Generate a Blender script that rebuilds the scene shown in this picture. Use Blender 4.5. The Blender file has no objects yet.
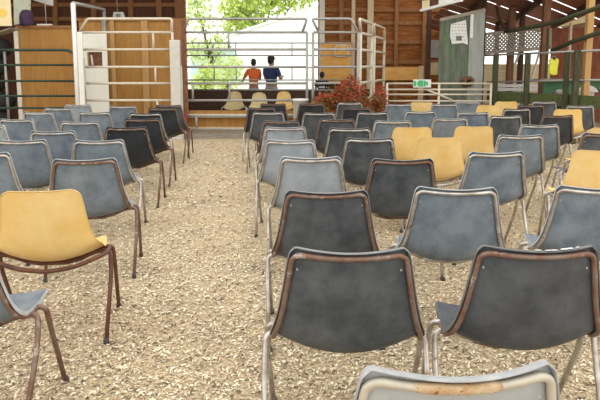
import bpy, bmesh, math, random
import numpy as np
from mathutils import Vector, Matrix
random.seed(7); rng = np.random.default_rng(7)
scn = bpy.context.scene
COL = scn.collection
R = math.radians

# ------------------------------------------------------------------ camera
F = 600.0; PITCH = R(7.6); HC = 1.45; YP = 146.0
cd = bpy.data.cameras.new('camera'); cam = bpy.data.objects.new('camera', cd); COL.objects.link(cam)
cd.sensor_width = 36; cd.lens = 36; cd.shift_y = -(200 - YP) / 600.0; cd.clip_end = 500
cam.location = (0, 0, HC); cam.rotation_euler = (R(90) - PITCH, 0, 0)
scn.camera = cam

def ray(u, v):
    xc = (u - 300) / F; yc = -(v - YP) / F
    return Vector((xc, math.cos(PITCH) + yc * math.sin(PITCH), -math.sin(PITCH) + yc * math.cos(PITCH)))
def at(u, v, Y):                      # the point of the sight line that stands at distance Y
    d = ray(u, v); return Vector((0, 0, HC)) + d * (Y / d.y)
def at_height(u, v, Z):               # the point of the sight line at height Z
    d = ray(u, v); return Vector((0, 0, HC)) + d * ((Z - HC) / d.z)

# ------------------------------------------------------------------ materials
MATS = {}
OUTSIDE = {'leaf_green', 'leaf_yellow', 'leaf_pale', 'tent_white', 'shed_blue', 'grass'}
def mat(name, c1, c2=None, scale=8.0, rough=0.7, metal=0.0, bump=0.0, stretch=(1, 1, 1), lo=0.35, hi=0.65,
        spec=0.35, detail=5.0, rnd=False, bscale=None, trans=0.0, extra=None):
    k_ = 1.0 if name in OUTSIDE else 0.80  # indoor colours darkened; the brighter daylight outdoors is put into the colour
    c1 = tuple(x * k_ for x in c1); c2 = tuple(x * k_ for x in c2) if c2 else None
    m = bpy.data.materials.new(name); m.use_nodes = True
    nt = m.node_tree; N = nt.nodes; L = nt.links
    b = N['Principled BSDF']; b.inputs['Roughness'].default_value = rough; b.inputs['Metallic'].default_value = metal
    b.inputs['Specular IOR Level'].default_value = spec
    c2 = c2 or tuple(x * 0.8 for x in c1)
    tc = N.new('ShaderNodeTexCoord'); mp = N.new('ShaderNodeMapping'); mp.inputs['Scale'].default_value = stretch
    L.new(tc.outputs['Object'], mp.inputs['Vector'])
    if rnd:
        oi = N.new('ShaderNodeObjectInfo'); ml = N.new('ShaderNodeMath'); ml.operation = 'MULTIPLY'; ml.inputs[1].default_value = 37.0
        cb = N.new('ShaderNodeCombineXYZ'); L.new(oi.outputs['Random'], ml.inputs[0])
        for k in range(3): L.new(ml.outputs[0], cb.inputs[k])
        L.new(cb.outputs[0], mp.inputs['Location'])
    nz = N.new('ShaderNodeTexNoise'); nz.inputs['Scale'].default_value = scale; nz.inputs['Detail'].default_value = detail
    nz.inputs['Roughness'].default_value = 0.65
    L.new(mp.outputs['Vector'], nz.inputs['Vector'])
    cr = N.new('ShaderNodeValToRGB'); cr.color_ramp.elements[0].position = lo; cr.color_ramp.elements[1].position = hi
    cr.color_ramp.elements[0].color = (*c1, 1); cr.color_ramp.elements[1].color = (*c2, 1)
    L.new(nz.outputs['Fac'], cr.inputs['Fac'])
    col = cr.outputs['Color']
    if extra:                         # small separate marks: (colour, scale, threshold, softness)
        for (c3, sc3, th, sf) in extra:
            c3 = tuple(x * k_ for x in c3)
            n2 = N.new('ShaderNodeTexNoise'); n2.inputs['Scale'].default_value = sc3; n2.inputs['Detail'].default_value = 6
            n2.inputs['Roughness'].default_value = 0.7
            L.new(mp.outputs['Vector'], n2.inputs['Vector'])
            mr = N.new('ShaderNodeMapRange'); mr.inputs['From Min'].default_value = th; mr.inputs['From Max'].default_value = th + sf
            L.new(n2.outputs['Fac'], mr.inputs['Value'])
            mx = N.new('ShaderNodeMix'); mx.data_type = 'RGBA'
            L.new(mr.outputs['Result'], mx.inputs['Factor']); L.new(col, mx.inputs['A']); mx.inputs['B'].default_value = (*c3, 1)
            col = mx.outputs['Result']
    L.new(col, b.inputs['Base Color'])
    if bump:
        bp = N.new('ShaderNodeBump'); bp.inputs['Strength'].default_value = bump; bp.inputs['Distance'].default_value = 0.01
        if bscale:
            n3 = N.new('ShaderNodeTexNoise'); n3.inputs['Scale'].default_value = bscale; n3.inputs['Detail'].default_value = 4
            L.new(mp.outputs['Vector'], n3.inputs['Vector']); L.new(n3.outputs['Fac'], bp.inputs['Height'])
        else: L.new(nz.outputs['Fac'], bp.inputs['Height'])
        L.new(bp.outputs['Normal'], b.inputs['Normal'])
    if trans:
        tr = N.new('ShaderNodeBsdfTranslucent'); ms = N.new('ShaderNodeMixShader'); ms.inputs[0].default_value = trans
        L.new(col, tr.inputs['Color']); L.new(b.outputs[0], ms.inputs[1]); L.new(tr.outputs[0], ms.inputs[2])
        L.new(ms.outputs[0], N['Material Output'].inputs['Surface'])
    MATS[name] = m
    return m

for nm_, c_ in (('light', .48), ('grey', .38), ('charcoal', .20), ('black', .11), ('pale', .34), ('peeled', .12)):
    mat('trim_' + nm_, (c_ * .97, c_, c_), (c_ * 1.35, c_ * 1.36, c_ * 1.32), 16, 0.5, rnd=True, bump=0.1)  # lighter lip greys: wear plus light on upturned edges, put into the colour
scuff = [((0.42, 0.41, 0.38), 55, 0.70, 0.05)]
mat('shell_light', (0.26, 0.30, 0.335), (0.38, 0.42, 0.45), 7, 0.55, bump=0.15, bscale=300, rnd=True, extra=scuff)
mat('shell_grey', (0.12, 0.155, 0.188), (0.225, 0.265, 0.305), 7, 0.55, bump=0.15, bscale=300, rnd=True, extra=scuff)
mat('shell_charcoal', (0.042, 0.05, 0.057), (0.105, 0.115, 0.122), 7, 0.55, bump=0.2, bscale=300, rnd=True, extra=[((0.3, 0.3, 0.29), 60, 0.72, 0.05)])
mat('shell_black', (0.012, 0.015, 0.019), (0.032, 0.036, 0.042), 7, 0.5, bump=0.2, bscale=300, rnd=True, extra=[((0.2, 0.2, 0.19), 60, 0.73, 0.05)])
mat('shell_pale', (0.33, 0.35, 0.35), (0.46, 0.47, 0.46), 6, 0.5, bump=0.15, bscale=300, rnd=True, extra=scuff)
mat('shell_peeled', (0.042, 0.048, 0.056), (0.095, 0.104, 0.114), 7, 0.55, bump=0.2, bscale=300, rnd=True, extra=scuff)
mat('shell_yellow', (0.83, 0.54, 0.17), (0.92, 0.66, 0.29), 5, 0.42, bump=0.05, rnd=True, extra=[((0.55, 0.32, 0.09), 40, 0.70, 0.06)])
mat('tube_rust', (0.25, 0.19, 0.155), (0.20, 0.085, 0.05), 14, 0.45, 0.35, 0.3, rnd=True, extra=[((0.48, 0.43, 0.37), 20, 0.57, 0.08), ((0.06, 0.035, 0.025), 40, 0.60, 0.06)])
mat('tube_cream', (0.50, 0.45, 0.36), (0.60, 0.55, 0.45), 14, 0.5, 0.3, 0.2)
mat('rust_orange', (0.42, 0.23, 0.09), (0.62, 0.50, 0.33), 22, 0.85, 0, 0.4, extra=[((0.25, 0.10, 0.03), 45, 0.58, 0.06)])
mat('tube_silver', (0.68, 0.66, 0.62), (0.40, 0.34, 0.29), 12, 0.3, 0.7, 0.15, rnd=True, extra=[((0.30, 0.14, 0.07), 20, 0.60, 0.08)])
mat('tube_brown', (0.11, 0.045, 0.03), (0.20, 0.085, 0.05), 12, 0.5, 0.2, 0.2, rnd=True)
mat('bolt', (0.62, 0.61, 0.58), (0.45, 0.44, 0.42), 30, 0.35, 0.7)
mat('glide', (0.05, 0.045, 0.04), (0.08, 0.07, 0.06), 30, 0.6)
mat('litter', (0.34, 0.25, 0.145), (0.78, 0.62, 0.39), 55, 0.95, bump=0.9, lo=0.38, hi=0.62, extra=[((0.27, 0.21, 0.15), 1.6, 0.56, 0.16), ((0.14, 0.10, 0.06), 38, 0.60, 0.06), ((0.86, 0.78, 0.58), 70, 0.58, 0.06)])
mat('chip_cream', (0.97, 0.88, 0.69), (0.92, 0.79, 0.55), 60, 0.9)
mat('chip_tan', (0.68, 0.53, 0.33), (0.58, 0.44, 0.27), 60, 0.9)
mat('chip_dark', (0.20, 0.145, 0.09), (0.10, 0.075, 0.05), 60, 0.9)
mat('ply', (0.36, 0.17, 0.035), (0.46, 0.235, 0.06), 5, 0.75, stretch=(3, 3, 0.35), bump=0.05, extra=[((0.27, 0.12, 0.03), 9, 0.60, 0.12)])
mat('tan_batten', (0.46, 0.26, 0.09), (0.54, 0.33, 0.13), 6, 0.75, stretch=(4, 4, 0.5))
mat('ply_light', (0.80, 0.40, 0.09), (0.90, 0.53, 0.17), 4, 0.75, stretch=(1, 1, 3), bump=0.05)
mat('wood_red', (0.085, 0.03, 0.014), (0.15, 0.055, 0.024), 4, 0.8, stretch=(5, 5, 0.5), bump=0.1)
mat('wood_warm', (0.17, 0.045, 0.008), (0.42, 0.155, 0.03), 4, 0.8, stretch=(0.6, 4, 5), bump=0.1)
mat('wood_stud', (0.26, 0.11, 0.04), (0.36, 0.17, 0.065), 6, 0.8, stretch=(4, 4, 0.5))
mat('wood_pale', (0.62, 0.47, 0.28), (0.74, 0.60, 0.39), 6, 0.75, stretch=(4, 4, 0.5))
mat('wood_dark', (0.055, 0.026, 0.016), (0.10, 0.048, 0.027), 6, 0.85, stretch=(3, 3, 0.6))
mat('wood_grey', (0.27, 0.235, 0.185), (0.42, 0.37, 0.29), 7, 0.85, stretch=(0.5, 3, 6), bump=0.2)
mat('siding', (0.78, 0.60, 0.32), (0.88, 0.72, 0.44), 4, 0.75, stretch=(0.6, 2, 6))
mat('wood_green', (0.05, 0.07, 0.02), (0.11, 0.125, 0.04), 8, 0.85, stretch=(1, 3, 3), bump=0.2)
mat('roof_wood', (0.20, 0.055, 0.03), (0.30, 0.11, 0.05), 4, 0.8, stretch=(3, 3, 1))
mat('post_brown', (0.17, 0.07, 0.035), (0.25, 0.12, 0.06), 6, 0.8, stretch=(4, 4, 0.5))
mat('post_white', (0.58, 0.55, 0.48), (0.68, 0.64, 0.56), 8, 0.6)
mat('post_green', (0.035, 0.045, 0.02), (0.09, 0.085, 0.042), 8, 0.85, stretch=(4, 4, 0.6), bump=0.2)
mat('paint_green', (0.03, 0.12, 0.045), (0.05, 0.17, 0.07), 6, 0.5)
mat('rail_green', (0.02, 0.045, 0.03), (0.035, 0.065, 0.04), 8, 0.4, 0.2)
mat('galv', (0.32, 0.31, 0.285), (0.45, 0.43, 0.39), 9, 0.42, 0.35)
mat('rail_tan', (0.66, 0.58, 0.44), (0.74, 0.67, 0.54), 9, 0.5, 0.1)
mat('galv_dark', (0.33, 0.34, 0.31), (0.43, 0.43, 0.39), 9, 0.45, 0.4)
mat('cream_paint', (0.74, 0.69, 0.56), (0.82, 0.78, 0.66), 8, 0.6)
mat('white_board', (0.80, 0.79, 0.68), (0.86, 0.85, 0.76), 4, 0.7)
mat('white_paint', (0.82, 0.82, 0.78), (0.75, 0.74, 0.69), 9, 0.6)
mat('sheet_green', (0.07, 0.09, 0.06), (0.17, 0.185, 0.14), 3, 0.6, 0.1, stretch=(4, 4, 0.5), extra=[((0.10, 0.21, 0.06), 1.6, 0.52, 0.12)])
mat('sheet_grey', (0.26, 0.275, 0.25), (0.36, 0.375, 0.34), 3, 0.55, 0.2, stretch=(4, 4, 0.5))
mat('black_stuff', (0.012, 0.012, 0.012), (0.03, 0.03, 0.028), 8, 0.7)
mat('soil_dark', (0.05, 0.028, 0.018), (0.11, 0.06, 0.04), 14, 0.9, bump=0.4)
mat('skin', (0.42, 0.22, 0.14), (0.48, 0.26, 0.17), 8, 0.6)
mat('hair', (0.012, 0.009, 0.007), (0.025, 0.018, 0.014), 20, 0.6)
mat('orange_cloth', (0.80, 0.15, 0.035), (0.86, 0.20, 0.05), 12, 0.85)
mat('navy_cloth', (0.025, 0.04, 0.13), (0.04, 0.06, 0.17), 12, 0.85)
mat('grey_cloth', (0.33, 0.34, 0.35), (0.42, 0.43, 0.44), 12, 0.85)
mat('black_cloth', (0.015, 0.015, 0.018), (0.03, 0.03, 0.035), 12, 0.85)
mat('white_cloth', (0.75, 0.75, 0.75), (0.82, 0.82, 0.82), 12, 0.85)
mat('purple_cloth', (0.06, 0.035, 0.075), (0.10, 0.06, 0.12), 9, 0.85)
mat('vest_yellow', (0.82, 0.80, 0.05), (0.90, 0.88, 0.12), 9, 0.7)
mat('leaf_red', (0.48, 0.07, 0.045), (0.66, 0.16, 0.09), 6, 0.6, trans=0.2)
mat('leaf_rust', (0.45, 0.16, 0.04), (0.52, 0.22, 0.07), 6, 0.6, trans=0.2)
mat('leaf_olive', (0.20, 0.19, 0.04), (0.32, 0.30, 0.08), 6, 0.6, trans=0.2)
mat('leaf_green', (0.26, 0.38, 0.10), (0.40, 0.52, 0.18), 2, 0.6, trans=0.45)
mat('leaf_yellow', (0.50, 0.62, 0.12), (0.66, 0.74, 0.22), 2, 0.6, trans=0.45)
mat('leaf_pale', (0.60, 0.72, 0.42), (0.76, 0.84, 0.56), 2, 0.6, trans=0.45)
mat('bark', (0.11, 0.075, 0.05), (0.18, 0.13, 0.09), 9, 0.9, stretch=(4, 4, 0.7))
mat('tent_white', (0.93, 0.94, 0.94), (0.88, 0.90, 0.91), 1.5, 0.7)
mat('shed_blue', (0.45, 0.60, 0.62), (0.52, 0.66, 0.68), 2, 0.6)
mat('grass', (0.62, 0.64, 0.50), (0.74, 0.76, 0.62), 1.2, 0.95)
mat('banner_green', (0.62, 0.66, 0.50), (0.75, 0.77, 0.62), 5, 0.7, extra=[((0.35, 0.45, 0.28), 6, 0.56, 0.05)])
mat('banner_cream', (0.80, 0.66, 0.34), (0.86, 0.74, 0.45), 3, 0.7)
mat('banner_gold', (0.85, 0.55, 0.10), (0.88, 0.62, 0.15), 4, 0.7)
mat('sign_green', (0.05, 0.42, 0.15), (0.07, 0.5, 0.2), 5, 0.6)
mat('ink', (0.12, 0.12, 0.11), (0.2, 0.2, 0.19), 9, 0.7)
mat('pot', (0.30, 0.27, 0.22), (0.42, 0.38, 0.30), 5, 0.7)
mat('red_paint', (0.24, 0.03, 0.025), (0.30, 0.05, 0.04), 6, 0.6)
mat('rust_brown', (0.13, 0.055, 0.03), (0.24, 0.11, 0.055), 12, 0.9)

# ------------------------------------------------------------------ mesh builder
class MB:
    def __init__(s): s.v = []; s.f = []; s.mi = []; s.sm = []
    def add(s, vs, fs, mi=0, smooth=False):
        o = len(s.v); s.v += [tuple(p) for p in vs]
        for f in fs: s.f.append(tuple(i + o for i in f)); s.mi.append(mi); s.sm.append(smooth)
    def box(s, x0, x1, y0, y1, z0, z1, mi=0):
        s.hexa([(x0, y0, z0), (x1, y0, z0), (x1, y1, z0), (x0, y1, z0), (x0, y0, z1), (x1, y0, z1), (x1, y1, z1), (x0, y1, z1)], mi)
    def hexa(s, p, mi=0):
        s.add(p, [(3, 2, 1, 0), (4, 5, 6, 7), (0, 1, 5, 4), (1, 2, 6, 5), (2, 3, 7, 6), (3, 0, 4, 7)], mi)
    def bar(s, a, b, w, h, up=(0, 0, 1), mi=0):          # rectangular bar from a to b
        a = Vector(a); b = Vector(b); d = (b - a).normalized(); u = Vector(up)
        sd = d.cross(u)
        if sd.length < 1e-4: sd = d.cross(Vector((0, 1, 0)))
        sd.normalize(); u = sd.cross(d).normalized()
        sd *= w / 2; u *= h / 2
        s.hexa([a - sd - u, a + sd - u, b + sd - u, b - sd - u, a - sd + u, a + sd + u, b + sd + u, b - sd + u], mi)
    def tube(s, pts, r, n=8, mi=0, cap=True):
        P = [Vector(p) for p in pts]; k = len(P)
        rr = r if isinstance(r, (list, tuple)) else [r] * k
        T = []
        for i in range(k):
            a = P[max(i - 1, 0)]; b = P[min(i + 1, k - 1)]; T.append((b - a).normalized())
        up = Vector((0, 0, 1)) if abs(T[0].z) < 0.9 else Vector((0, 1, 0))
        nn = (up - T[0] * up.dot(T[0])).normalized(); vs = []
        for i in range(k):
            nn = (nn - T[i] * nn.dot(T[i])).normalized(); bb = T[i].cross(nn)
            for j in range(n):
                a = 2 * math.pi * j / n; vs.append(P[i] + (nn * math.cos(a) + bb * math.sin(a)) * rr[i])
        fs = []
        for i in range(k - 1):
            for j in range(n):
                j2 = (j + 1) % n; fs.append((i * n + j, i * n + j2, (i + 1) * n + j2, (i + 1) * n + j))
        s.add(vs, fs, mi, True)
        if cap:
            o = len(s.v) - len(vs)
            s.f.append(tuple(o + j for j in reversed(range(n)))); s.mi.append(mi); s.sm.append(False)
            s.f.append(tuple(o + (k - 1) * n + j for j in range(n))); s.mi.append(mi); s.sm.append(False)
    def lathe(s, prof, c=(0, 0, 0), n=20, mi=0):
        vs = []
        for (r, z) in prof:
            for j in range(n):
                a = 2 * math.pi * j / n; vs.append((c[0] + r * math.cos(a), c[1] + r * math.sin(a), c[2] + z))
        fs = [(i * n + j, i * n + (j + 1) % n, (i + 1) * n + (j + 1) % n, (i + 1) * n + j) for i in range(len(prof) - 1) for j in range(n)]
        fs += [tuple(reversed(range(n))), tuple((len(prof) - 1) * n + j for j in range(n))]
        s.add(vs, fs, mi, True)
    def ball(s, c, r, n=12, m=8, mi=0):
        rx, ry, rz = r if isinstance(r, tuple) else (r, r, r); vs = [(c[0], c[1], c[2] - rz)]
        for i in range(1, m):
            t = math.pi * i / m
            for j in range(n):
                a = 2 * math.pi * j / n
                vs.append((c[0] + rx * math.sin(t) * math.cos(a), c[1] + ry * math.sin(t) * math.sin(a), c[2] - rz * math.cos(t)))
        vs.append((c[0], c[1], c[2] + rz)); e = len(vs) - 1
        fs = [(0, 1 + (j + 1) % n, 1 + j) for j in range(n)]
        for i in range(m - 2):
            for j in range(n):
                a = 1 + i * n + j; b = 1 + i * n + (j + 1) % n; fs.append((a, b, b + n, a + n))
        fs += [(e, 1 + (m - 2) * n + j, 1 + (m - 2) * n + (j + 1) % n) for j in range(n)]
        s.add(vs, fs, mi, True)
    def mesh(s, name, mats):
        me = bpy.data.meshes.new(name); me.from_pydata(s.v, [], s.f)
        for m in (mats if isinstance(mats, (list, tuple)) else [mats]): me.materials.append(MATS[m])
        me.polygons.foreach_set('material_index', s.mi); me.polygons.foreach_set('use_smooth', s.sm); me.update()
        return me
    def build(s, name, mats, parent=None, bevel=0.0):
        o = bpy.data.objects.new(name, s.mesh(name, mats)); COL.objects.link(o)
        if parent is not None: o.parent = parent
        if bevel:
            b = o.modifiers.new('bevel', 'BEVEL'); b.width = bevel; b.segments = 2; b.limit_method = 'ANGLE'
        return o

def arc(pts, rad, seg=5):             # rounds the corners of a polyline
    P = [Vector(p) for p in pts]; out = [P[0]]
    for i in range(1, len(P) - 1):
        a = P[i - 1] - P[i]; b = P[i + 1] - P[i]
        r = min(rad, a.length * 0.45, b.length * 0.45); A = P[i] + a.normalized() * r; B = P[i] + b.normalized() * r
        for k in range(seg + 1):
            t = k / seg; out.append(A * (1 - t) ** 2 + P[i] * 2 * t * (1 - t) + B * t * t)
    return out + [P[-1]]

def tag(o, label=None, cat=None, group=None, kind=None):
    if label: o['label'] = label
    if cat: o['category'] = cat
    if group: o['group'] = group
    if kind: o['kind'] = kind
    return o
def empty(name, loc, rz=0.0):
    o = bpy.data.objects.new(name, None); COL.objects.link(o); o.location = loc; o.rotation_euler = (0, 0, rz); o.empty_display_size = 0.1
    return o
def struct(mb, name, m, bevel=0.0):
    o = mb.build(name, m, None, bevel); o['kind'] = 'structure'; return o
def one(mb, name, m, label, cat, group=None, bevel=0.0):
    return tag(mb.build(name, m, None, bevel), label, cat, group)

# ------------------------------------------------------------------ world and light
w = bpy.data.worlds.new('world'); scn.world = w; w.use_nodes = True
bg = w.node_tree.nodes['Background']; bg.inputs['Color'].default_value = (1.0, 0.985, 0.955, 1); bg.inputs['Strength'].default_value = 1.0
scn.view_settings.view_transform = 'Standard'; scn.view_settings.look = 'None'; scn.view_settings.gamma = 1
scn.view_settings.use_curve_mapping = False; scn.view_settings.exposure = 1.1

# ------------------------------------------------------------------ floor
m = MB(); m.add([(-14, -3, 0), (14, -3, 0), (14, 17.2, 0), (-14, 17.2, 0)], [(0, 1, 2, 3)]); struct(m, 'floor', 'litter')
m = MB(); m.add([(-60, 17.2, -0.01), (60, 17.2, -0.01), (60, 140, -0.01), (-60, 140, -0.01)], [(0, 1, 2, 3)]); struct(m, 'ground', 'grass')

def shavings():
    Vv = []; Ff = []; Mi = []
    def zone(n, y0, y1, half, s0, s1):
        ys = y0 + (y1 - y0) * rng.random(n); xs = (rng.random(n) * 2 - 1) * (half * ys + 0.3)
        for x, y in zip(xs, ys):
            L = s0 + (s1 - s0) * rng.random() ** 1.6; W = L * (0.16 + 0.34 * rng.random()); a = rng.random() * 6.283; z = 0.003 + 0.012 * rng.random()
            tz = (rng.random() - 0.5) * 0.9; bend = 0.25 * L * rng.random(); ca, sa = math.cos(a), math.sin(a); o = len(Vv)
            for (p, zz) in ((-0.5, 0), (0, 1), (0.5, 0)):
                for q in (-0.5, 0.5):
                    lx = p * L; ly = q * W * (1 if p == 0 else 0.7)
                    Vv.append((x + lx * ca - ly * sa, y + lx * sa + ly * ca, max(0.0015, z + bend * zz + ly * tz + lx * tz * 0.4)))
            Ff.append((o, o + 2, o + 3, o + 1)); Ff.append((o + 2, o + 4, o + 5, o + 3))
            cl = .5 + .5 * math.sin(x * 3.1 + 1.3 * math.sin(y * 2.2)) * math.sin(y * 3.7 + 1.1 * math.sin(x * 2.7)); k = rng.random() ** (1.3 - .85 * cl ** 2); mi = 0 if k < 0.46 else (1 if k < 0.80 else 2); Mi.extend((mi, mi))
    zone(40000, 1.6, 3.2, 0.72, 0.008, 0.028)
    zone(56000, 3.2, 6.0, 0.72, 0.009, 0.030)
    zone(34000, 6.0, 11.6, 0.60, 0.015, 0.045)
    me = bpy.data.meshes.new('wood_shavings'); me.from_pydata(Vv, [], Ff)
    for k in ('chip_cream', 'chip_tan', 'chip_dark'): me.materials.append(MATS[k])
    me.polygons.foreach_set('material_index', Mi)
    o = bpy.data.objects.new('wood_shavings', me); COL.objects.link(o)
    tag(o, 'pale wood shavings and chips strewn over the whole barn floor', 'shavings', kind='stuff')
shavings()

# ------------------------------------------------------------------ chairs
GREY_PROF = [(-0.280, 0.832, 0.184), (-0.279, 0.824, 0.198), (-0.277, 0.806, 0.206), (-0.266, 0.72, 0.220), (-0.250, 0.62, 0.238), (-0.234, 0.53, 0.258),
             (-0.212, 0.455, 0.272), (-0.165, 0.414, 0.276), (-0.08, 0.405, 0.272), (0.05, 0.420, 0.260), (0.15, 0.434, 0.248), (0.20, 0.432, 0.238), (0.225, 0.412, 0.228)]
YEL_PROF = [(-0.272, 0.826, 0.150), (-0.271, 0.820, 0.172), (-0.269, 0.804, 0.187), (-0.264, 0.775, 0.195), (-0.256, 0.71, 0.202), (-0.240, 0.61, 0.216), (-0.222, 0.52, 0.242),
            (-0.198, 0.460, 0.266), (-0.150, 0.424, 0.274), (-0.07, 0.410, 0.270), (0.05, 0.420, 0.260), (0.15, 0.434, 0.243), (0.20, 0.432, 0.23), (0.225, 0.412, 0.215)]
TS = [-1, -0.9, -0.7, -0.4, -0.13, 0.13, 0.4, 0.7, 0.9, 1]
def prof_frame(PR, i):
    a = Vector((0,) + PR[max(i - 1, 0)][:2]); b = Vector((0,) + PR[min(i + 1, len(PR) - 1)][:2])
    t = (b - a).normalized(); return t, Vector((0, t.z, -t.y))       # tangent towards the front, normal on the back / under side
def shell_point(PR, i, t, cb, cs):
    y, z, hw = PR[i]; tn, nb = prof_frame(PR, i); f = abs(t) ** 2
    k = cb if i < 5 else (cb + (cs - cb) * min(1, (i - 5) / 3.0))
    if PR is YEL_PROF: k *= min(1.0, 0.40 + 0.10 * i)
    p = Vector((hw * t, y, z)) - nb * (k * f)
    if PR is GREY_PROF and i < 4: p.z += 0.005 * min(abs(t), 0.8) ** 2 * (1 - i / 4)
    p.z += CUP.get(i if PR is GREY_PROF else i - 1, 0.0) * f
    return p
CUP = {4: 0.0, 5: 0.012, 6: 0.050, 7: 0.060, 8: 0.036, 9: 0.014}
def make_shell(PR, cb, cs, lip, lipo, split=False):
    n = len(PR); rows = []
    def row(i, top=False):
        tn, nb = prof_frame(PR, i); r = []
        up = -tn * (lipo if top else 0) + nb * (lip if top else 0)
        for t in TS: r.append(shell_point(PR, i, t, cb, cs) + up)
        l = 1.0 if i < n - 3 else 0.5
        e = nb * lip * l
        a = shell_point(PR, i, -1, cb, cs) + Vector((-lipo, 0, 0)) + e - (tn * lipo * 0.6 if top else Vector())
        b = shell_point(PR, i, 1, cb, cs) + Vector((lipo, 0, 0)) + e - (tn * lipo * 0.6 if top else Vector())
        return [a] + r + [b]
    rows.append(row(0, True))
    for i in range(n): rows.append(row(i))
    c = len(rows[0]); vs = [p for r in rows for p in r]; inner = []; edge = []
    for i in range(len(rows) - 1):
        for j in range(c - 1):
            (edge if split and (i == 0 or j in (0, c - 2)) else inner).append((i * c + j, i * c + j + 1, (i + 1) * c + j + 1, (i + 1) * c + j))
    out = []
    for fs in (inner, edge):
        used = sorted({k for f in fs for k in f}); idx = {k: n_ for n_, k in enumerate(used)}
        m = MB(); m.add([vs[k] for k in used], [tuple(idx[k] for k in f) for f in fs], 0, True); out.append(m)
    return out
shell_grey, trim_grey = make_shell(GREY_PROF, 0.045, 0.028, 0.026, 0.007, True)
shell_yel = make_shell(YEL_PROF, 0.055, 0.03, 0.009, 0.007)[0]

def back_frame_mb():
    m = MB(); pr = GREY_PROF; pts = []
    def sp(i, t, off): return shell_point(pr, i, t, 0.045, 0.028) + prof_frame(pr, i)[1] * off
    side = [Vector((0.266, 0.0, 0.446)), Vector((0.272, -0.12, 0.458)), sp(7, 0.96, 0.020), sp(6, 0.95, 0.018), sp(5, 0.945, 0.017), sp(4, 0.945, 0.016), sp(3, 0.945, 0.016), sp(2, 0.945, 0.016) + Vector((0, 0, -0.008))]
    top = [sp(2, t, 0.017) + Vector((0, 0, 0.008)) for t in (0.82, 0.55, 0.28, 0.0)]
    R_ = side + top; Lf = [Vector((-p.x, p.y, p.z)) for p in reversed(R_[:-1])]
    m.tube(arc(R_ + Lf, 0.03, 4), 0.0102, 10)
    return m
def leg_mb(sx, sy):
    m = MB()
    m.tube(arc([(0.13 * sx, 0.035 * sy - 0.03, 0.404), (0.23 * sx, 0.036 * sy - 0.03, 0.444), (0.300 * sx, 0.04 * sy - 0.03, 0.450), (0.304 * sx, 0.075 * sy - 0.03, 0.33), (0.290 * sx, 0.235 * sy - 0.03, 0.012)], 0.05, 6), 0.0115, 10)
    return m
def glide_mb(sx, sy):
    m = MB(); m.lathe([(0.010, 0.0), (0.015, 0.003), (0.0155, 0.022), (0.0125, 0.03)], (0.290 * sx, 0.239 * sy - 0.03, 0), 12); return m
def rail_mb(sy):
    m = MB(); m.tube([(-0.15, 0.035 * sy - 0.03, 0.408), (-0.07, 0.035 * sy - 0.03, 0.388), (0.07, 0.035 * sy - 0.03, 0.388), (0.15, 0.035 * sy - 0.03, 0.408)], 0.0115, 10); return m
def support_mb():
    m = MB(); q = [(0.284, 0.0, 0.444), (0.292, -0.10, 0.452), (0.277, -0.20, 0.462), (0.14, -0.212, 0.408), (0.0, -0.212, 0.388)]
    m.tube(arc(q + [(-x, y, z) for (x, y, z) in reversed(q[:-1])], 0.05, 5), 0.012, 10); return m
def bolt_mb(sx):
    m = MB(); p = shell_point(GREY_PROF, 3, 0.80 * sx, 0.045, 0.028); nb = prof_frame(GREY_PROF, 3)[1]
    p = p + Vector((0, 0, 0.035)); m.tube([p - nb * 0.001, p + nb * 0.006, p + nb * 0.009], [0.007, 0.007, 0.004], 8); return m

SHELLS = {}; TRIMS = {}
for key, mm in (('light', 'shell_light'), ('grey', 'shell_grey'), ('charcoal', 'shell_charcoal'), ('black', 'shell_black'), ('pale', 'shell_pale'), ('peeled', 'shell_peeled')):
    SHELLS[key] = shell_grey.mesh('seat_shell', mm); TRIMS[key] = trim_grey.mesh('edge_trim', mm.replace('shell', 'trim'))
SHELLS['yellow'] = shell_yel.mesh('seat_shell', 'shell_yellow')
TUBES = {}
for tm in ('tube_rust', 'tube_silver', 'tube_brown', 'tube_cream'):
    TUBES[tm] = dict(frame=back_frame_mb().mesh('back_frame', tm), legs=[leg_mb(a, b).mesh('leg', tm) for a, b in ((-1, -1), (1, -1), (-1, 1), (1, 1))],
                     rails=[rail_mb(a).mesh('cross_rail', tm) for a in (-1, 1)], support=support_mb().mesh('support_frame', tm))
GLIDES = [glide_mb(a, b).mesh('glide', 'glide') for a, b in ((-1, -1), (1, -1), (-1, 1), (1, 1))]
BOLTS = [bolt_mb(a).mesh('bolt', 'bolt') for a in (-1, 1)]

def link(name, me, parent):
    o = bpy.data.objects.new(name, me); COL.objects.link(o); o.parent = parent; return o
def make_chair(key, tm, loc, yaw, label, group=None, near=True, cat='chair', name='shell_chair', lm=None):
    r = empty(name, loc, yaw); tag(r, label, cat, group)
    s = link('seat_shell', SHELLS[key], r)
    so = s.modifiers.new('thick', 'SOLIDIFY'); so.thickness = 0.006; so.offset = -1
    sb = s.modifiers.new('sub', 'SUBSURF'); sb.levels = 1; sb.render_levels = 2 if near else 1
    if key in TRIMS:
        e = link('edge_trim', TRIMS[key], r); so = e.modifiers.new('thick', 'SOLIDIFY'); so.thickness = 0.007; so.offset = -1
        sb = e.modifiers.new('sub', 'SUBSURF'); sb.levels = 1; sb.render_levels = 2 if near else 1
    T = TUBES[tm]; TL = TUBES[lm or tm]
    if key == 'yellow': link('support_frame', T['support'], r)
    else:
        link('back_frame', T['frame'], r)
        if near:
            for b in BOLTS: link('bolt', b, r)
    for k in range(4):
        lg = link('leg', TL['legs'][k], r)
        if near: link('glide', GLIDES[k], lg)
    for k in range(2): link('cross_rail', T['rails'][k], r)
    return r

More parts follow.
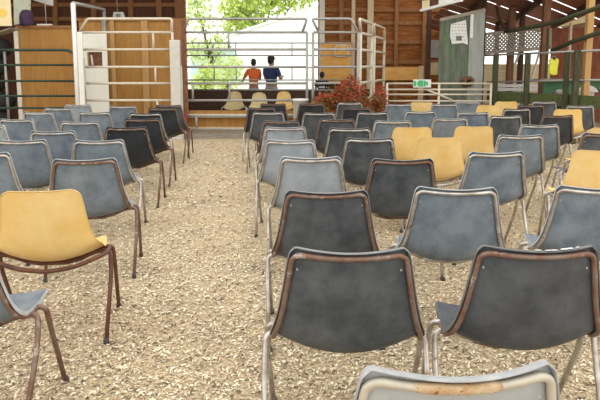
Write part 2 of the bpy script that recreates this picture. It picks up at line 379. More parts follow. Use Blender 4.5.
# colour, tubes, sighting of the top edge (u, v), turn in degrees, label
CH = [
 # right block, column by the aisle
 ('charcoal', 'tube_rust', 350, 250, -1, 'charcoal chair with rusty back tube, nearest the camera in the right aisle column'),
 ('charcoal', 'tube_rust', 327, 191, 1, 'charcoal chair, second from the camera in the aisle column of the right block'),
 ('light', 'tube_silver', 311, 157, 0, 'pale blue-grey chair, third from the camera in the aisle column of the right block'),
 ('light', 'tube_silver', 290, 140, -2, 'light grey chair, fourth from the camera in the aisle column of the right block'),
 ('light', 'tube_silver', 285, 127, 1, 'light grey chair, fifth from the camera in the aisle column of the right block'),
 ('charcoal', 'tube_rust', 281, 120.5, 2, 'dark chair showing only its top edge, sixth from the camera in the right aisle column'),
 ('charcoal', 'tube_silver', 268, 112, 0, 'charcoal chair with pale top lip, seventh from the camera in the right aisle column'),
 ('black', 'tube_rust', 261, 107.5, -6, 'black chair, eighth from the camera in the aisle column of the right block'),
 ('black', 'tube_rust', 273, 103.5, 0, 'black chair farthest from the camera in the aisle column of the right block'),
 # second column
 ('pale', 'tube_cream', 464, 372, 4, 'pale grey chair with rust-stained top edge, closest to the camera at the bottom edge'),
 ('peeled', 'tube_rust', 540, 248, -1, 'black chair with white peeling patches on its top edge, beside the front charcoal chair'),
 ('grey', 'tube_silver', 457, 188, -4, 'blue-grey chair directly behind the gap between the two big dark front chairs'),
 ('charcoal', 'tube_rust', 403, 159, 0, 'charcoal chair with rusty tube just in front of the pair of yellow chairs'),
 ('charcoal', 'tube_silver', 370, 138, 2, 'charcoal chair, fifth from the front in the second column of the right block'),
 ('charcoal', 'tube_silver', 350, 128, 0, 'dark chair, sixth from the front in the second column of the right block'),
 ('charcoal', 'tube_rust', 337, 119, 0, 'dark chair, seventh from the front in the second column of the right block'),
 ('charcoal', 'tube_silver', 319, 112.5, 0, 'slate chair, eighth from the front in the second column of the right block'),
 ('black', 'tube_rust', 311.5, 103.5, 0, 'black chair at the far end of the second column of the right block'),
 # third column
 ('grey', 'tube_silver', 600, 187, -7, 'blue-grey chair cut by the right edge, behind the chair with peeling patches'),
 ('grey', 'tube_silver', 498, 152, 5, 'blue-grey chair right of the nearer yellow chair of the middle pair'),
 ('yellow', 'tube_silver', 441, 137, 0, 'yellow shell chair, nearer one of the pair in the middle of the right block'),
 ('yellow', 'tube_silver', 413, 127, 0, 'yellow shell chair directly behind and left of the nearer middle yellow chair'),
 ('grey', 'tube_silver', 393, 120.5, -3, 'grey chair directly behind the left one of the two middle yellow chairs'),
 ('charcoal', 'tube_silver', 373, 112, 0, 'dark chair, sixth from the front in the third column of the right block'),
 ('black', 'tube_rust', 357, 107.5, 0, 'black chair, seventh from the front in the third column of the right block'),
 ('charcoal', 'tube_silver', 350, 102.5, 0, 'charcoal chair right in front of the red-leaved plant'),
 # fourth column
 ('yellow', 'tube_silver', 602, 150, -7, 'large yellow shell chair cut by the right edge of the picture'),
 ('grey', 'tube_silver', 522, 135, 4, 'blue-grey chair, second from the front in the fourth column of the right block'),
 ('yellow', 'tube_silver', 475, 126, 0, 'yellow shell chair right of the middle pair of yellow chairs, standing apart'),
 ('grey', 'tube_silver', 451, 118, 2, 'blue-grey chair just behind and left of the yellow chair that stands apart'),
 ('grey', 'tube_silver', 421, 111, -3, 'blue-grey chair directly in front of the small far yellow chair'),
 ('grey', 'tube_silver', 399, 104, 0, 'grey chair left of the small far yellow chair in the last row'),
 # fifth column
 ('charcoal', 'tube_rust', 606, 133, 3, 'dark chair cut by the right edge, behind the large yellow one'),
 ('grey', 'tube_silver', 541, 124.5, 3, 'blue-grey chair, second from the front in the fifth column of the right block'),
 ('charcoal', 'tube_silver', 507, 115.5, 8, 'dark chair directly in front of the two overlapping far yellow chairs'),
 ('grey', 'tube_silver', 474, 112, 3, 'blue-grey chair left of the two overlapping far yellow chairs'),
 ('grey', 'tube_silver', 445, 104, 2, 'grey chair right of the small far yellow chair in the last row'),
 ('yellow', 'tube_silver', 422, 102, 0, 'small far yellow chair between two grey ones in the last row'),
 # sixth column
 ('yellow', 'tube_silver', 610, 127.5, 0, 'yellow shell chair of which only the left corner shows at the right edge'),
 ('black', 'tube_rust', 559, 115, 8, 'black chair in front of a yellow chair, near the right end of the block'),
 ('black', 'tube_silver', 518, 108.5, 10, 'black chair right of the two overlapping far yellow chairs'),
 ('yellow', 'tube_silver', 490, 105, -4, 'yellow shell chair, left one of the two overlapping far yellow chairs'),
 ('grey', 'tube_silver', 468, 101.5, 0, 'grey chair in the last row below the rust-brown wreath'),
 # seventh column
 ('yellow', 'tube_silver', 569, 109, -5, 'yellow shell chair just behind the black chair near the right end'),
 ('charcoal', 'tube_silver', 581, 105.5, -3, 'dark grey chair behind the yellow chair near the right end'),
 ('black', 'tube_rust', 531.5, 105, 0, 'black chair mostly hidden behind the black chair right of the far yellow pair'),
 ('charcoal', 'tube_silver', 545, 101.5, 0, 'charcoal chair in the last row in front of the green beam'),
 ('yellow', 'tube_silver', 507, 101.3, 0, 'yellow shell chair, right one of the two overlapping far yellow chairs'),
 # left block, column by the aisle
 ('grey', 'tube_rust', -75, 236, 2, 'grey-blue chair cut by the left edge, nearest the camera in the left block'),
 ('yellow', 'tube_brown', 39, 190, 9, 'yellow shell chair on dark brown frame, the only yellow one in the left block'),
 ('grey', 'tube_rust', 84, 159, 9, 'blue-grey chair directly behind the yellow chair of the left block'),
 ('grey', 'tube_silver', 98, 140, 6, 'blue-grey chair with double tube, fourth along the aisle column of the left block'),
 ('black', 'tube_rust', 126, 127, 4, 'black chair, fifth along the aisle column of the left block'),
 ('black', 'tube_rust', 142, 118.5, 2, 'black chair, sixth along the aisle column of the left block'),
 ('black', 'tube_silver', 145, 113, 4, 'black chair with pale top lip, seventh along the left aisle column'),
 ('black', 'tube_rust', 162, 108, 0, 'black chair, eighth along the aisle column of the left block'),
 ('charcoal', 'tube_rust', 168, 105, 0, 'charcoal chair at the far end of the left aisle column by the white post'),
 # left block, second column
 ('grey', 'tube_silver', -22, 153, 6, 'blue-grey chair cut by the left edge, behind the left yellow chair'),
 ('grey', 'tube_silver', 20, 140, 6, 'broad blue-grey chair, second from the front in the middle column of the left block'),
 ('grey', 'tube_silver', 52, 131, 5, 'blue-grey chair, third from the front in the middle column of the left block'),
 ('grey', 'tube_silver', 79, 121.5, 5, 'blue-grey chair, fourth from the front in the middle column of the left block'),
 ('grey', 'tube_silver', 94, 112, 4, 'grey chair, fifth from the front in the middle column of the left block'),
 ('grey', 'tube_silver', 122, 106, -3, 'grey chair at the far end of the middle column of the left block'),
 # left block, outer column
 ('light', 'tube_silver', -16, 125, -4, 'light grey chair showing only a corner at the left edge'),
 ('grey', 'tube_silver', 15, 119, -6, 'grey chair, second from the front in the outer column of the left block'),
 ('grey', 'tube_silver', 37, 112, -5, 'grey chair in front of the plywood stall, third in the outer left column'),
 ('grey', 'tube_silver', 57, 108, -3, 'grey chair in front of the plywood stall, fourth in the outer left column'),
 ('light', 'tube_silver', 77, 104.5, 0, 'light grey chair below the white board, last in the outer left column'),
]
for (key, tm, u, v, yaw, label) in CH:
    p = at_height(u, v, 0.84 if key != 'yellow' else 0.835)
    a = R(yaw); off = Vector((0, -0.279 if key != 'yellow' else -0.271, 0))
    off = Vector((-math.sin(a) * off.y, math.cos(a) * off.y, 0))
    p = Vector((p.x, p.y, 0)) - off
    make_chair(key, tm, p, a, label, 'rows of shell chairs', near=p.y < 6.5, lm=('tube_silver' if tm == 'tube_rust' and u > 200 else None))

pale = next(o for o in COL.objects if o.get('label', '').startswith('pale grey chair with rust'))
m = MB(); pts = [shell_point(GREY_PROF, 2, t, 0.045, 0.028) + prof_frame(GREY_PROF, 2)[1] * 0.0180 + Vector((0, 0, 0.009)) for t in (-.58, -.45, -.3, -.15, 0, .15, .3, .42)]
m.tube(pts, [.004, .011, .0125, .0115, .0125, .0115, .0125, .004], 8); tag(m.build('rusted_strip', 'rust_orange', pale), 'orange rust along the middle of the top tube')
peel = next(o for o in COL.objects if o.get('label', '').startswith('black chair with white peeling'))
def lip_point(t, d):
    tn, nb = prof_frame(GREY_PROF, 0); return shell_point(GREY_PROF, 0, t, 0.045, 0.028) - tn * (0.006 * d) + nb * (0.022 * d) + Vector((0, -0.001, 0.0022))
for (t0, t1, d0, d1) in ((-.12, .0, .15, .75), (.06, .30, .3, .95), (.36, .60, .1, .9), (.66, .74, .4, .8), (-.30, -.24, .5, .8)):
    m = MB(); n_ = 7; up_ = []; lo_ = []
    for k in range(n_ + 1):
        t = t0 + (t1 - t0) * k / n_; j1 = .18 * math.sin(k * 2.3 + t0 * 9) * (0 < k < n_); e_ = 0.0 if 0 < k < n_ else .25
        up_.append(lip_point(t, d0 + e_ + .1 * j1)); lo_.append(lip_point(t, d1 - e_ - j1 * .8))
    vs_ = up_ + lo_; vs2 = [p + Vector((0, 0, .0012)) for p in vs_]; q_ = n_ + 1
    m.add(vs2 + vs_, [(k, k + 1, q_ + k + 1, q_ + k) for k in range(n_)] + [(2 * q_ + k, 3 * q_ + k, 3 * q_ + k + 1, 2 * q_ + k + 1) for k in range(n_)] +
          [(k, 2 * q_ + k, 2 * q_ + k + 1, k + 1) for k in range(n_)] + [(q_ + k, q_ + k + 1, 3 * q_ + k + 1, 3 * q_ + k) for k in range(n_)])
    m.build('peeled_patch', 'white_paint', peel)

# ------------------------------------------------------------------ barn shell: back wall with the wide doorway
YB = 16.5
DX0 = at(187, 60, YB).x; DX1 = at(318, 60, YB).x
m = MB(); m.box(-11, DX0, YB, YB + 0.06, 0, 4.6)
struct(m, 'wall_back_left', 'wood_red')
XR = at(447, 40, YB).x
m = MB(); m.box(DX1, XR, YB, YB + 0.06, 0, 4.6); struct(m, 'wall_back_right', 'wood_warm')
m = MB(); m.box(DX0, DX1, YB, YB + 0.06, 3.9, 4.6); struct(m, 'wall_back_lintel', 'wood_red')
m = MB(); m.box(-11.06, -11, 9, YB + 0.06, 0, 4.6); struct(m, 'wall_left', 'wood_red')
for k, (u, mm, w_) in enumerate([(181, 'wood_stud', 0.28), (322, 'cream_paint', 0.14), (341, 'wood_stud', 0.12), (353, 'wood_pale', 0.10), (370, 'wood_pale', 0.16), (396, 'wood_stud', 0.10), (424, 'wood_stud', 0.12),
                                 (30, 'wood_stud', 0.12), (57, 'wood_stud', 0.12), (95, 'wood_stud', 0.12), (132, 'wood_stud', 0.12), (160, 'wood_stud', 0.14)]):
    x = at(u, 20, YB).x; m = MB(); m.box(x - w_ / 2, x + w_ / 2, YB - 0.12, YB, 0, 4.6); struct(m, 'trim_%d' % (k + 1), mm)
k = 20
for v in (10, 23, 42, 62):
    a = at(322, v, YB); m = MB(); m.box(DX1 + 0.05, XR, YB - 0.07, YB - 0.001, a.z - 0.05, a.z + 0.05); struct(m, 'trim_%d' % k, 'wood_stud'); k += 1
for v in (5, 19):
    a = at(100, v, YB); m = MB(); m.box(-11, DX0, YB - 0.07, YB - 0.001, a.z - 0.05, a.z + 0.05); struct(m, 'trim_%d' % k, 'wood_stud'); k += 1
# roof over the back bay: pitched board roof with daylight gaps on the right
m = MB(); m.hexa([(-11, 12.4, 4.3), (2.7, 12.4, 4.3), (2.7, YB + 0.6, 4.6), (-11, YB + 0.6, 4.6), (-11, 12.4, 4.36), (2.7, 12.4, 4.36), (2.7, YB + 0.6, 4.66), (-11, YB + 0.6, 4.66)])
struct(m, 'roof_back', 'wood_red')
RZ0 = lambda x, y: 3.32 - 0.185 * (y - 11.4)
m = MB(); yy = 2.0
while yy < 17.0:
    xs0 = max(3.3, 3.3 + (11.4 - yy) / 0.88); xs1 = min(12.0, 3.3 + (16.2 - yy) / 0.88)
    if xs1 - xs0 > 0.3:
        ya = yy + 0.88 * (xs0 - 3.3); yb = yy + 0.88 * (xs1 - 3.3); wd = 0.40
        q_ = [(xs0, ya), (xs1, yb), (xs1, yb + wd), (xs0, ya + wd)]
        m.hexa([(x, y, RZ0(x, y)) for x, y in q_] + [(x, y, RZ0(x, y) + 0.012) for x, y in q_])
    yy += 0.40 + (0.012, 0.035, 0.075)[int(rng.random() * 3)]
struct(m, 'roof_right', 'roof_wood')
for i in range(6):
    m = MB(); x = 4.0 + i * 1.25
    m.bar((x, 11.3, RZ0(x, 11.3) - 0.08), (x, 16.4, RZ0(x, 16.4) - 0.08), 0.06, 0.14); struct(m, 'trim_%d' % (40 + i), 'wood_dark')

# plywood lining panels on the back wall
a = at(321, 43, YB); b = at(352, 84, YB); m = MB(); m.box(a.x, b.x, YB - 0.16, YB - 0.13, b.z, a.z)
one(m, 'plywood_sheet', 'ply_light', 'bright orange plywood sheet on the back wall right of the doorway', 'plywood')
a = at(383, 67, YB); b = at(420, 80, YB); m = MB(); m.box(a.x, b.x, YB - 0.16, YB - 0.125, b.z, a.z)
one(m, 'plywood_board', 'ply_light', 'narrow orange board low on the back wall behind the slanted pipe panels', 'board')
a = at(334, 45, YB); b = at(348, 57, YB); r = empty('notice', (0, 0, 0)); tag(r, 'square pale notice pinned to the orange plywood sheet', 'notice')
m = MB(); m.box(a.x, b.x, YB - 0.20, YB - 0.185, b.z, a.z); m.build('board', 'ply_light', r)
m = MB(); t = 0.03
m.box(a.x, b.x, YB - 0.21, YB - 0.2, a.z - t, a.z); m.box(a.x, b.x, YB - 0.21, YB - 0.2, b.z, b.z + t); m.box(a.x, a.x + t, YB - 0.21, YB - 0.2, b.z, a.z); m.box(b.x - t, b.x, YB - 0.21, YB - 0.2, b.z, a.z)
m.build('frame', 'cream_paint', r)

# ------------------------------------------------------------------ plywood stall at left
YS = 13.4
def stall(u0, u1, v, name, label, trim):
    a = at(u0, v, YS); b = at(u1, v, YS); r = empty(name, ((a.x + b.x) / 2, YS, 0)); tag(r, label, 'stall wall', None); h = a.z
    hw = (b.x - a.x) / 2
    m = MB(); m.box(-hw, hw, -0.02, 0.02, 0, h); m.build('plywood_panel', 'ply', r)
    m = MB(); m.box(-hw - 0.03, hw + 0.02, -0.06, 0.06, h, h + 0.05); m.build('cap_board', 'wood_stud', r)
    for q in trim:
        x = at(q[0], 60, YS).x - (a.x + b.x) / 2; m = MB(); m.box(x - q[1] / 2, x + q[1] / 2, -0.06, -0.02, 0, h); m.build('batten', q[2], r)
    return r
stall(18, 76, 28, 'stall_wall', 'plywood stall wall with white corner trim behind the dark green gate', [(18.5, 0.09, 'cream_paint')])
stall(79, 186, 21, 'stall_wall', 'long plywood wall behind the silver pipe panel left of the doorway', [(114, 0.09, 'tan_batten'), (146, 0.14, 'tan_batten'), (106, 0.10, 'wood_grey'), (178, 0.22, 'wood_stud')])

# purple cloth cap-shaped bag on the stall wall
p = at(27, 26.5, YS); m = MB(); m.lathe([(0.12, 0.0), (0.15, 0.03), (0.15, 0.18), (0.13, 0.27), (0.08, 0.33), (0.02, 0.345)], (0, 0, 0), 18)
r = empty('cloth_bag', (p.x, YS, at(30, 28, YS).z + 0.05)); tag(r, 'rounded dark purple cloth bag sitting on top of the stall wall', 'bag')
m.build('body', 'purple_cloth', r)
m = MB(); m.tube([(-0.07, -0.13, 0.06), (-0.06, -0.155, 0.0), (-0.05, -0.12, -0.0)], 0.012, 6); m.build('strap', 'purple_cloth', r)
p = at(45, 26, YS); m = MB(); m.box(-0.16, 0.16, -0.05, 0.05, 0, 0.035); o = one(m, 'flat_package', 'cream_paint', 'small flat cream package lying on the stall wall beside the purple bag', 'package', bevel=0.008); o.location = (p.x, YS, at(30, 28, YS).z + 0.05)
# small trophy-like fixture over the long panel
p = at(119, 20, YS); r = empty('wall_fixture', (p.x, YS, at(120, 21, YS).z + 0.05)); tag(r, 'small grey fixture standing on the cap of the long plywood wall', 'fixture')
m = MB(); m.hexa([(-0.13, -0.05, 0), (0.13, -0.05, 0), (0.13, 0.05, 0), (-0.13, 0.05, 0), (-0.1, -0.04, 0.14), (0.1, -0.04, 0.14), (0.1, 0.04, 0.14), (-0.1, 0.04, 0.14)]); m.build('housing', 'galv_dark', r)
m = MB(); m.box(-0.05, 0.05, -0.055, -0.045, 0.03, 0.1); m.build('face', 'ink', r)
m = MB(); m.tube([(-0.03, 0, 0.14), (-0.03, 0, 1.4)], 0.008, 6); m.build('cord', 'galv_dark', r)

# hanging boards upper left
def slab(name, mats, pts, Y, th, label, cat):
    P = [at(u, v, Y) for (u, v) in pts]; n = len(P); m = MB()
    vs = [tuple(p) for p in P] + [(p.x, p.y + th, p.z) for p in P]
    m.add(vs, [tuple(range(n)), tuple(reversed(range(n, 2 * n)))] + [(i, (i + 1) % n, n + (i + 1) % n, n + i) for i in range(n)])
    return one(m, name, mats, label, cat)
r = empty('banner', at(5, 27, 12.6)); tag(r, 'cream banner with a gold disc hanging at the upper left corner', 'banner')
o = r.location.copy()
A = at(-14, -14, 12.6) - o; B = at(12, 26, 12.6) - o; m = MB(); m.box(A.x, B.x, -0.01, 0.01, B.z, A.z); m.build('cloth', 'banner_cream', r)
for x in (A.x + .05, B.x - .05):
    m = MB(); m.tube([(x, 0, A.z - .01), (x, 0, 4.32 - o.z)], .005, 6); m.build('cord', 'white_paint', r)
c = at(3, 13, 12.6) - o; m = MB(); m.tube([(c.x, -0.016, c.z), (c.x, -0.01, c.z)], 0.085, 20); m.build('disc', 'banner_gold', r)
mb_ = slab('map_board', 'banner_green', [(13, -14), (31, -14), (30, 22), (14, 25)], 13.75, 0.02, 'pale green and white printed board hanging above the stall corner', 'board')
for u in (16, 28):
    P0 = at(u, -13, 13.76); m = MB(); m.tube([P0, (P0.x, P0.y, 4.38)], .005, 6); m.build('cord', 'white_paint', mb_)
wb = slab('white_board', 'white_board', [(34, -14), (53, -14), (53, 6), (45, 4), (33, 0)], 14.2, 0.02, 'white board with a cord hanging at the top left, right of the printed one', 'board')
m = MB(); P0 = at(45, 3, 14.19); m.tube([P0, (P0.x, P0.y, at(30, 24, 14.19).z)], 0.008, 6); m.build('cord', 'white_paint', wb)
# dark corner at far left
m = MB()
for k in range(5):
    m.ball((-6.9 + 0.12 * math.sin(k * 2.1), 13.6, 0.25 + 0.4 * k), (0.34, 0.3, 0.25), 12, 8)
one(m, 'feed_sack_pile', 'black_stuff', 'black heap of sacks in the dark corner behind the green gate', 'sacks')
p = at(5, 60, 12.9); m = MB(); m.tube([(p.x, 12.9, 0), (p.x, 12.9, 1.75)], 0.03, 8); one(m, 'metal_post', 'galv_dark', 'grey metal post standing left of the plywood stall corner', 'post')
m = MB(); a = at(-4, 28, 12.8); b = at(13, 33, 12.8); m.hexa([(a.x, 12.7, b.z - .03), (b.x, 12.7, b.z + .08), (b.x, 13.1, b.z + .08), (a.x, 13.1, b.z - .03), (a.x, 12.7, b.z), (b.x, 12.7, b.z + .11), (b.x, 13.1, b.z + .11), (a.x, 13.1, b.z)])
one(m, 'shelf_board', 'wood_grey', 'tilted grey shelf board under the cream banner at the left edge', 'shelf')

# dark green tube gate
YG = 12.3
r = empty('tube_gate', (at(76, 60, YG).x, YG, 0)); tag(r, 'dark green tube gate standing in front of the left plywood stall', 'gate'); ox = r.location.x
zt = at(40, 50, YG).z; x0 = -8.2 - ox; x1 = 0.0
m = MB(); m.tube(arc([(x0, 0, zt), (x1, 0, zt), (x1 + 0.06, 0, 0.12)], 0.25, 6), 0.028, 10); m.build('outer_frame', 'rail_green', r)
for v in (65, 81, 96, 108):
    z = at(40, v, YG).z; m = MB(); m.tube([(x0, 0, z), (x1 + 0.03, 0, z)], 0.022, 8); m.build('rail', 'rail_green', r)
m = MB(); m.tube([(x0, 0, 0.0), (x0, 0, zt)], 0.028, 8); m.build('post', 'rail_green', r)

# ------------------------------------------------------------------ silver livestock panels
YF = 11.9
RZ = [2.10, 1.77, 1.43, 1.11, 0.775, 0.46, 0.2]
def panel(A, B, label, zs=RZ, top=2.36, tr=0.024, mt='galv', stays=(), ends=(1, 1), slant=(0.12, 0.12), inset=(0, 0), name='livestock_panel', group='galvanised pipe panels'):
    A = Vector((A[0], A[1], 0)); B = Vector((B[0], B[1], 0)); L = (B - A).length; ang = math.atan2(B.y - A.y, B.x - A.x)
    r = empty(name, A, ang); tag(r, label, 'pipe panel', group)
    for z in zs:
        m = MB(); m.tube([(0, 0, z), (L, 0, z)], tr, 8); m.build('rail', mt, r)
    for x, e in ((0, ends[0]), (L, ends[1])):
        if e: m = MB(); m.tube([(x, 0, 0.0), (x, 0, zs[0])], tr * 1.15, 8); m.build('post', mt, r)
    if top:
        m = MB(); m.tube(arc([(0.01 + inset[0], 0, zs[0]), (slant[0], 0, top), (L - slant[1], 0, top), (L - 0.01 - inset[1], 0, zs[0])], .05, 3), tr * 1.05, 8); m.build('raised_top_rail', mt, r)
    for (x, z0, z1) in stays:
        m = MB(); m.tube([(x, 0, z0), (x, 0, z1)], tr * 0.9, 8); m.build('stay', mt, r)
    return r
xa = at(80, 60, YF).x; xb = at(173, 60, YF).x; xc = at(184, 60, YF).x; xd = at(307, 60, YF).x; xe = at(313, 60, YF).x; xf = at(358, 60, YF).x
st = lambda u, A, i: (at(u, 60, YF).x - A, RZ[i + 1], RZ[i])
panel((xa, YF), (xb, YF), 'silver pipe panel in front of the long plywood wall, left of the white post', mt='rail_tan', stays=[st(154, xa, 0), st(155, xa, 2), st(156, xa, 4)], slant=(0.18, 0.0))
panel((xc, YF), (xd, YF), 'long silver pipe panel across the bright doorway', stays=[st(229, xc, 0), st(229, xc, 3), st(192, xc, 3), st(195, xc, 5)], slant=(0.1, 0.0), inset=(0, 0.08), mt='galv')
panel((xe, YF), (xf, YF), 'short silver pipe panel right of the doorway, above the red-leaved plant', stays=[], slant=(-0.02, 0.14), inset=(0.1, 0))
P1 = at(360.5, 60, 12.0); P2 = at(371.5, 60, 13.3); P3 = at(373.5, 60, 13.6); P4 = at(384, 60, 15.0)
panel((P1.x, 12.05), (P2.x, 13.3), 'nearer of two silver pipe panels receding behind the red-leaved plant', slant=(-0.12, 0.05), mt='rail_tan', tr=.028)
panel((P3.x, 13.5), (P4.x, 15.0), 'farther of two silver pipe panels receding toward the back wall', slant=(-0.12, 0.05), mt='rail_tan', tr=.028)
# panel on the far side of the ring
YR = 15.0
fz = [at(250, v, YR).z for v in (43, 55.5, 67.5, 80, 90)]
A = at(186, 60, YR).x; B = at(352, 60, YR).x
s2 = lambda u, i: (at(u, 60, YR).x - A, fz[i + 1], fz[i])
panel((A, YR), (B, YR), 'thin grey pipe panel on the far side of the ring, just before the people', zs=fz, top=None, tr=0.016, mt='galv_dark', stays=[s2(236, 0), s2(292, 0), s2(236, 2), s2(292, 2), s2(214, 2)])

# walk-through frame at left: two posts and a header running away from the viewer
Q0 = at(73, 3, 11.75); Q1 = at(104, 9.5, 13.05)
r = empty('walk_through_frame', (Q0.x, Q0.y, 0)); tag(r, 'tall white walk-through gate frame rising above the left end of the pipe panel', 'gate frame')
d = Vector((Q1.x - Q0.x, Q1.y - Q0.y, 0)); H = Q0.z
m = MB(); m.tube([(0, 0, 0), (0, 0, H)], 0.045, 10); m.build('post', 'white_paint', r)
m = MB(); m.tube([(d.x, d.y, 0), (d.x, d.y, H)], 0.035, 10); m.build('post', 'galv', r)
m = MB(); m.tube([(0, 0, H), (d.x, d.y, H)], 0.035, 10); m.build('header', 'galv', r)
m = MB(); z0 = at(80, 112, 11.75).z; z1 = at(80, 32, 11.75).z; m.box(0.05, 0.15, -0.02, 0.02, 0.1, z1); m.build('latch_plate', 'white_board', r)
m = MB(); m.tube([(0.17, -0.03, 0.4), (0.17, -0.03, 1.6)], 0.014, 8); m.build('latch_rod', 'galv_dark', r)
# white board with a window opening
YW = 12.5
def wz(v): return at(95, v, YW).z
xl = at(84, 60, YW).x; xr = at(107.5, 60, YW).x
r = empty('white_partition', ((xl + xr) / 2, YW, 0)); tag(r, 'white partition board with a small square opening, behind the left end of the pipe panel', 'partition')
hw = (xr - xl) / 2; wl = at(87.5, 60, YW).x - (xl + xr) / 2; wr = at(102.5, 60, YW).x - (xl + xr) / 2
m = MB(); m.box(-hw, hw, -0.015, 0.015, 0, wz(66)); m.box(-hw, hw, -0.015, 0.015, wz(52), wz(33)); m.box(-hw, wl, -0.015, 0.015, wz(66), wz(52)); m.box(wr, hw, -0.015, 0.015, wz(66), wz(52))
m.build('board', 'white_board', r)
m = MB(); m.box(wl + 0.02, wr - 0.02, 0.05, 0.07, wz(66), wz(52)); m.build('inner_panel', 'rust_brown', r)
m = MB(); m.bar((wl + 0.09, 0.04, wz(65)), (wl + 0.07, 0.04, wz(55)), 0.02, 0.03); m.build('highlight_strip', 'cream_paint', r)  # cream strip painted in for a small lamp-like highlight
# thick white post
p = at(177.5, 60, 11.85); r = empty('white_gate_post', (p.x, 11.85, 0)); tag(r, 'thick white post at the left side of the aisle end', 'post')
m = MB(); zt = at(178, 40, 11.85).z; m.box(-0.14, 0.06, -0.06, 0.06, 0, zt); m.build('post', 'post_white', r, 0.01)
m = MB(); m.box(0.04, 0.09, -0.03, 0.03, 0, at(184, 66, 11.85).z); m.build('side_board', 'post_white', r)
m = MB(); m.box(0.09, 0.16, 0.0, 0.04, 0, at(184, 20, 11.85).z); m.build('upright', 'rust_brown', r)
# kick boards under the panel
r = empty('kick_board', (0, YF + .1, 0)); tag(r, 'wooden kick board with cream cap and grey sill at the end of the aisle', 'kick board')
z = lambda v: at(230, v, YF).z
m = MB(); m.box(xc + 0.02, xf, 0.03, 0.07, z(130), z(111)); m.build('plank', 'ply', r)
m = MB(); m.box(xc + 0.02, xf, -0.03, 0.03, z(118), z(114.5)); m.build('cap', 'cream_paint', r)
m = MB(); m.box(xc + 0.02, xf, -0.04, 0.04, z(132), z(127.5)); m.build('ledge', 'wood_pale', r)
m = MB(); m.box(xb - 0.3, xf, -0.06, 0.06, 0, z(131.8)); m.build('sill', 'wood_grey', r)
m = MB(); m.box(xc - 0.02, xc + 0.06, -0.09, -0.06, z(124), z(114)); o = one(m, 'red_box', 'red_paint', 'small dark red box at the foot of the white post', 'box', bevel=0.005); o.location = (0, YF, 0)

# low dark wall behind the ring
m = MB(); m.box(at(182, 60, 15.5).x, at(375, 60, 15.5).x, 15.42, 15.5, 0, 0.86); one(m, 'low_dark_wall', 'soil_dark', 'low dark brown wall behind the three beige chairs', 'low wall')
ROUND = [(y, z, w_) for (y, z, _), w_ in zip(YEL_PROF, (.05, .085, .118, .145, .165, .178, .195, .215, .235, .24, .235, .22, .2, .18))]
shell_round = make_shell(ROUND, 0.04, 0.03, 0.009, 0.007)[0]
mat('cream_shell', (0.62, 0.50, 0.24), (0.70, 0.58, 0.32), 5, 0.5); SHELLS['yellow_far'] = SHELLS['yellow']
for (u, v, mm, lab) in ((237.5, 91.5, 'cream_shell', 'beige round-backed chair behind the ring, left one of three'), (262.5, 91.5, 'cream_shell', 'beige round-backed chair behind the ring, middle one of three'), (284.5, 91.5, 'shell_yellow', 'yellow round-backed chair behind the ring, right one of three')):
    p = at_height(u, v, 0.80); SHELLS['yellow'] = shell_round.mesh('seat_shell', mm)
    make_chair('yellow', 'tube_silver', (p.x, 14.55 if u != 262.5 else 13.95, 0), R(180), lab, 'beige chairs behind the ring', near=False)
SHELLS['yellow'] = SHELLS['yellow_far']

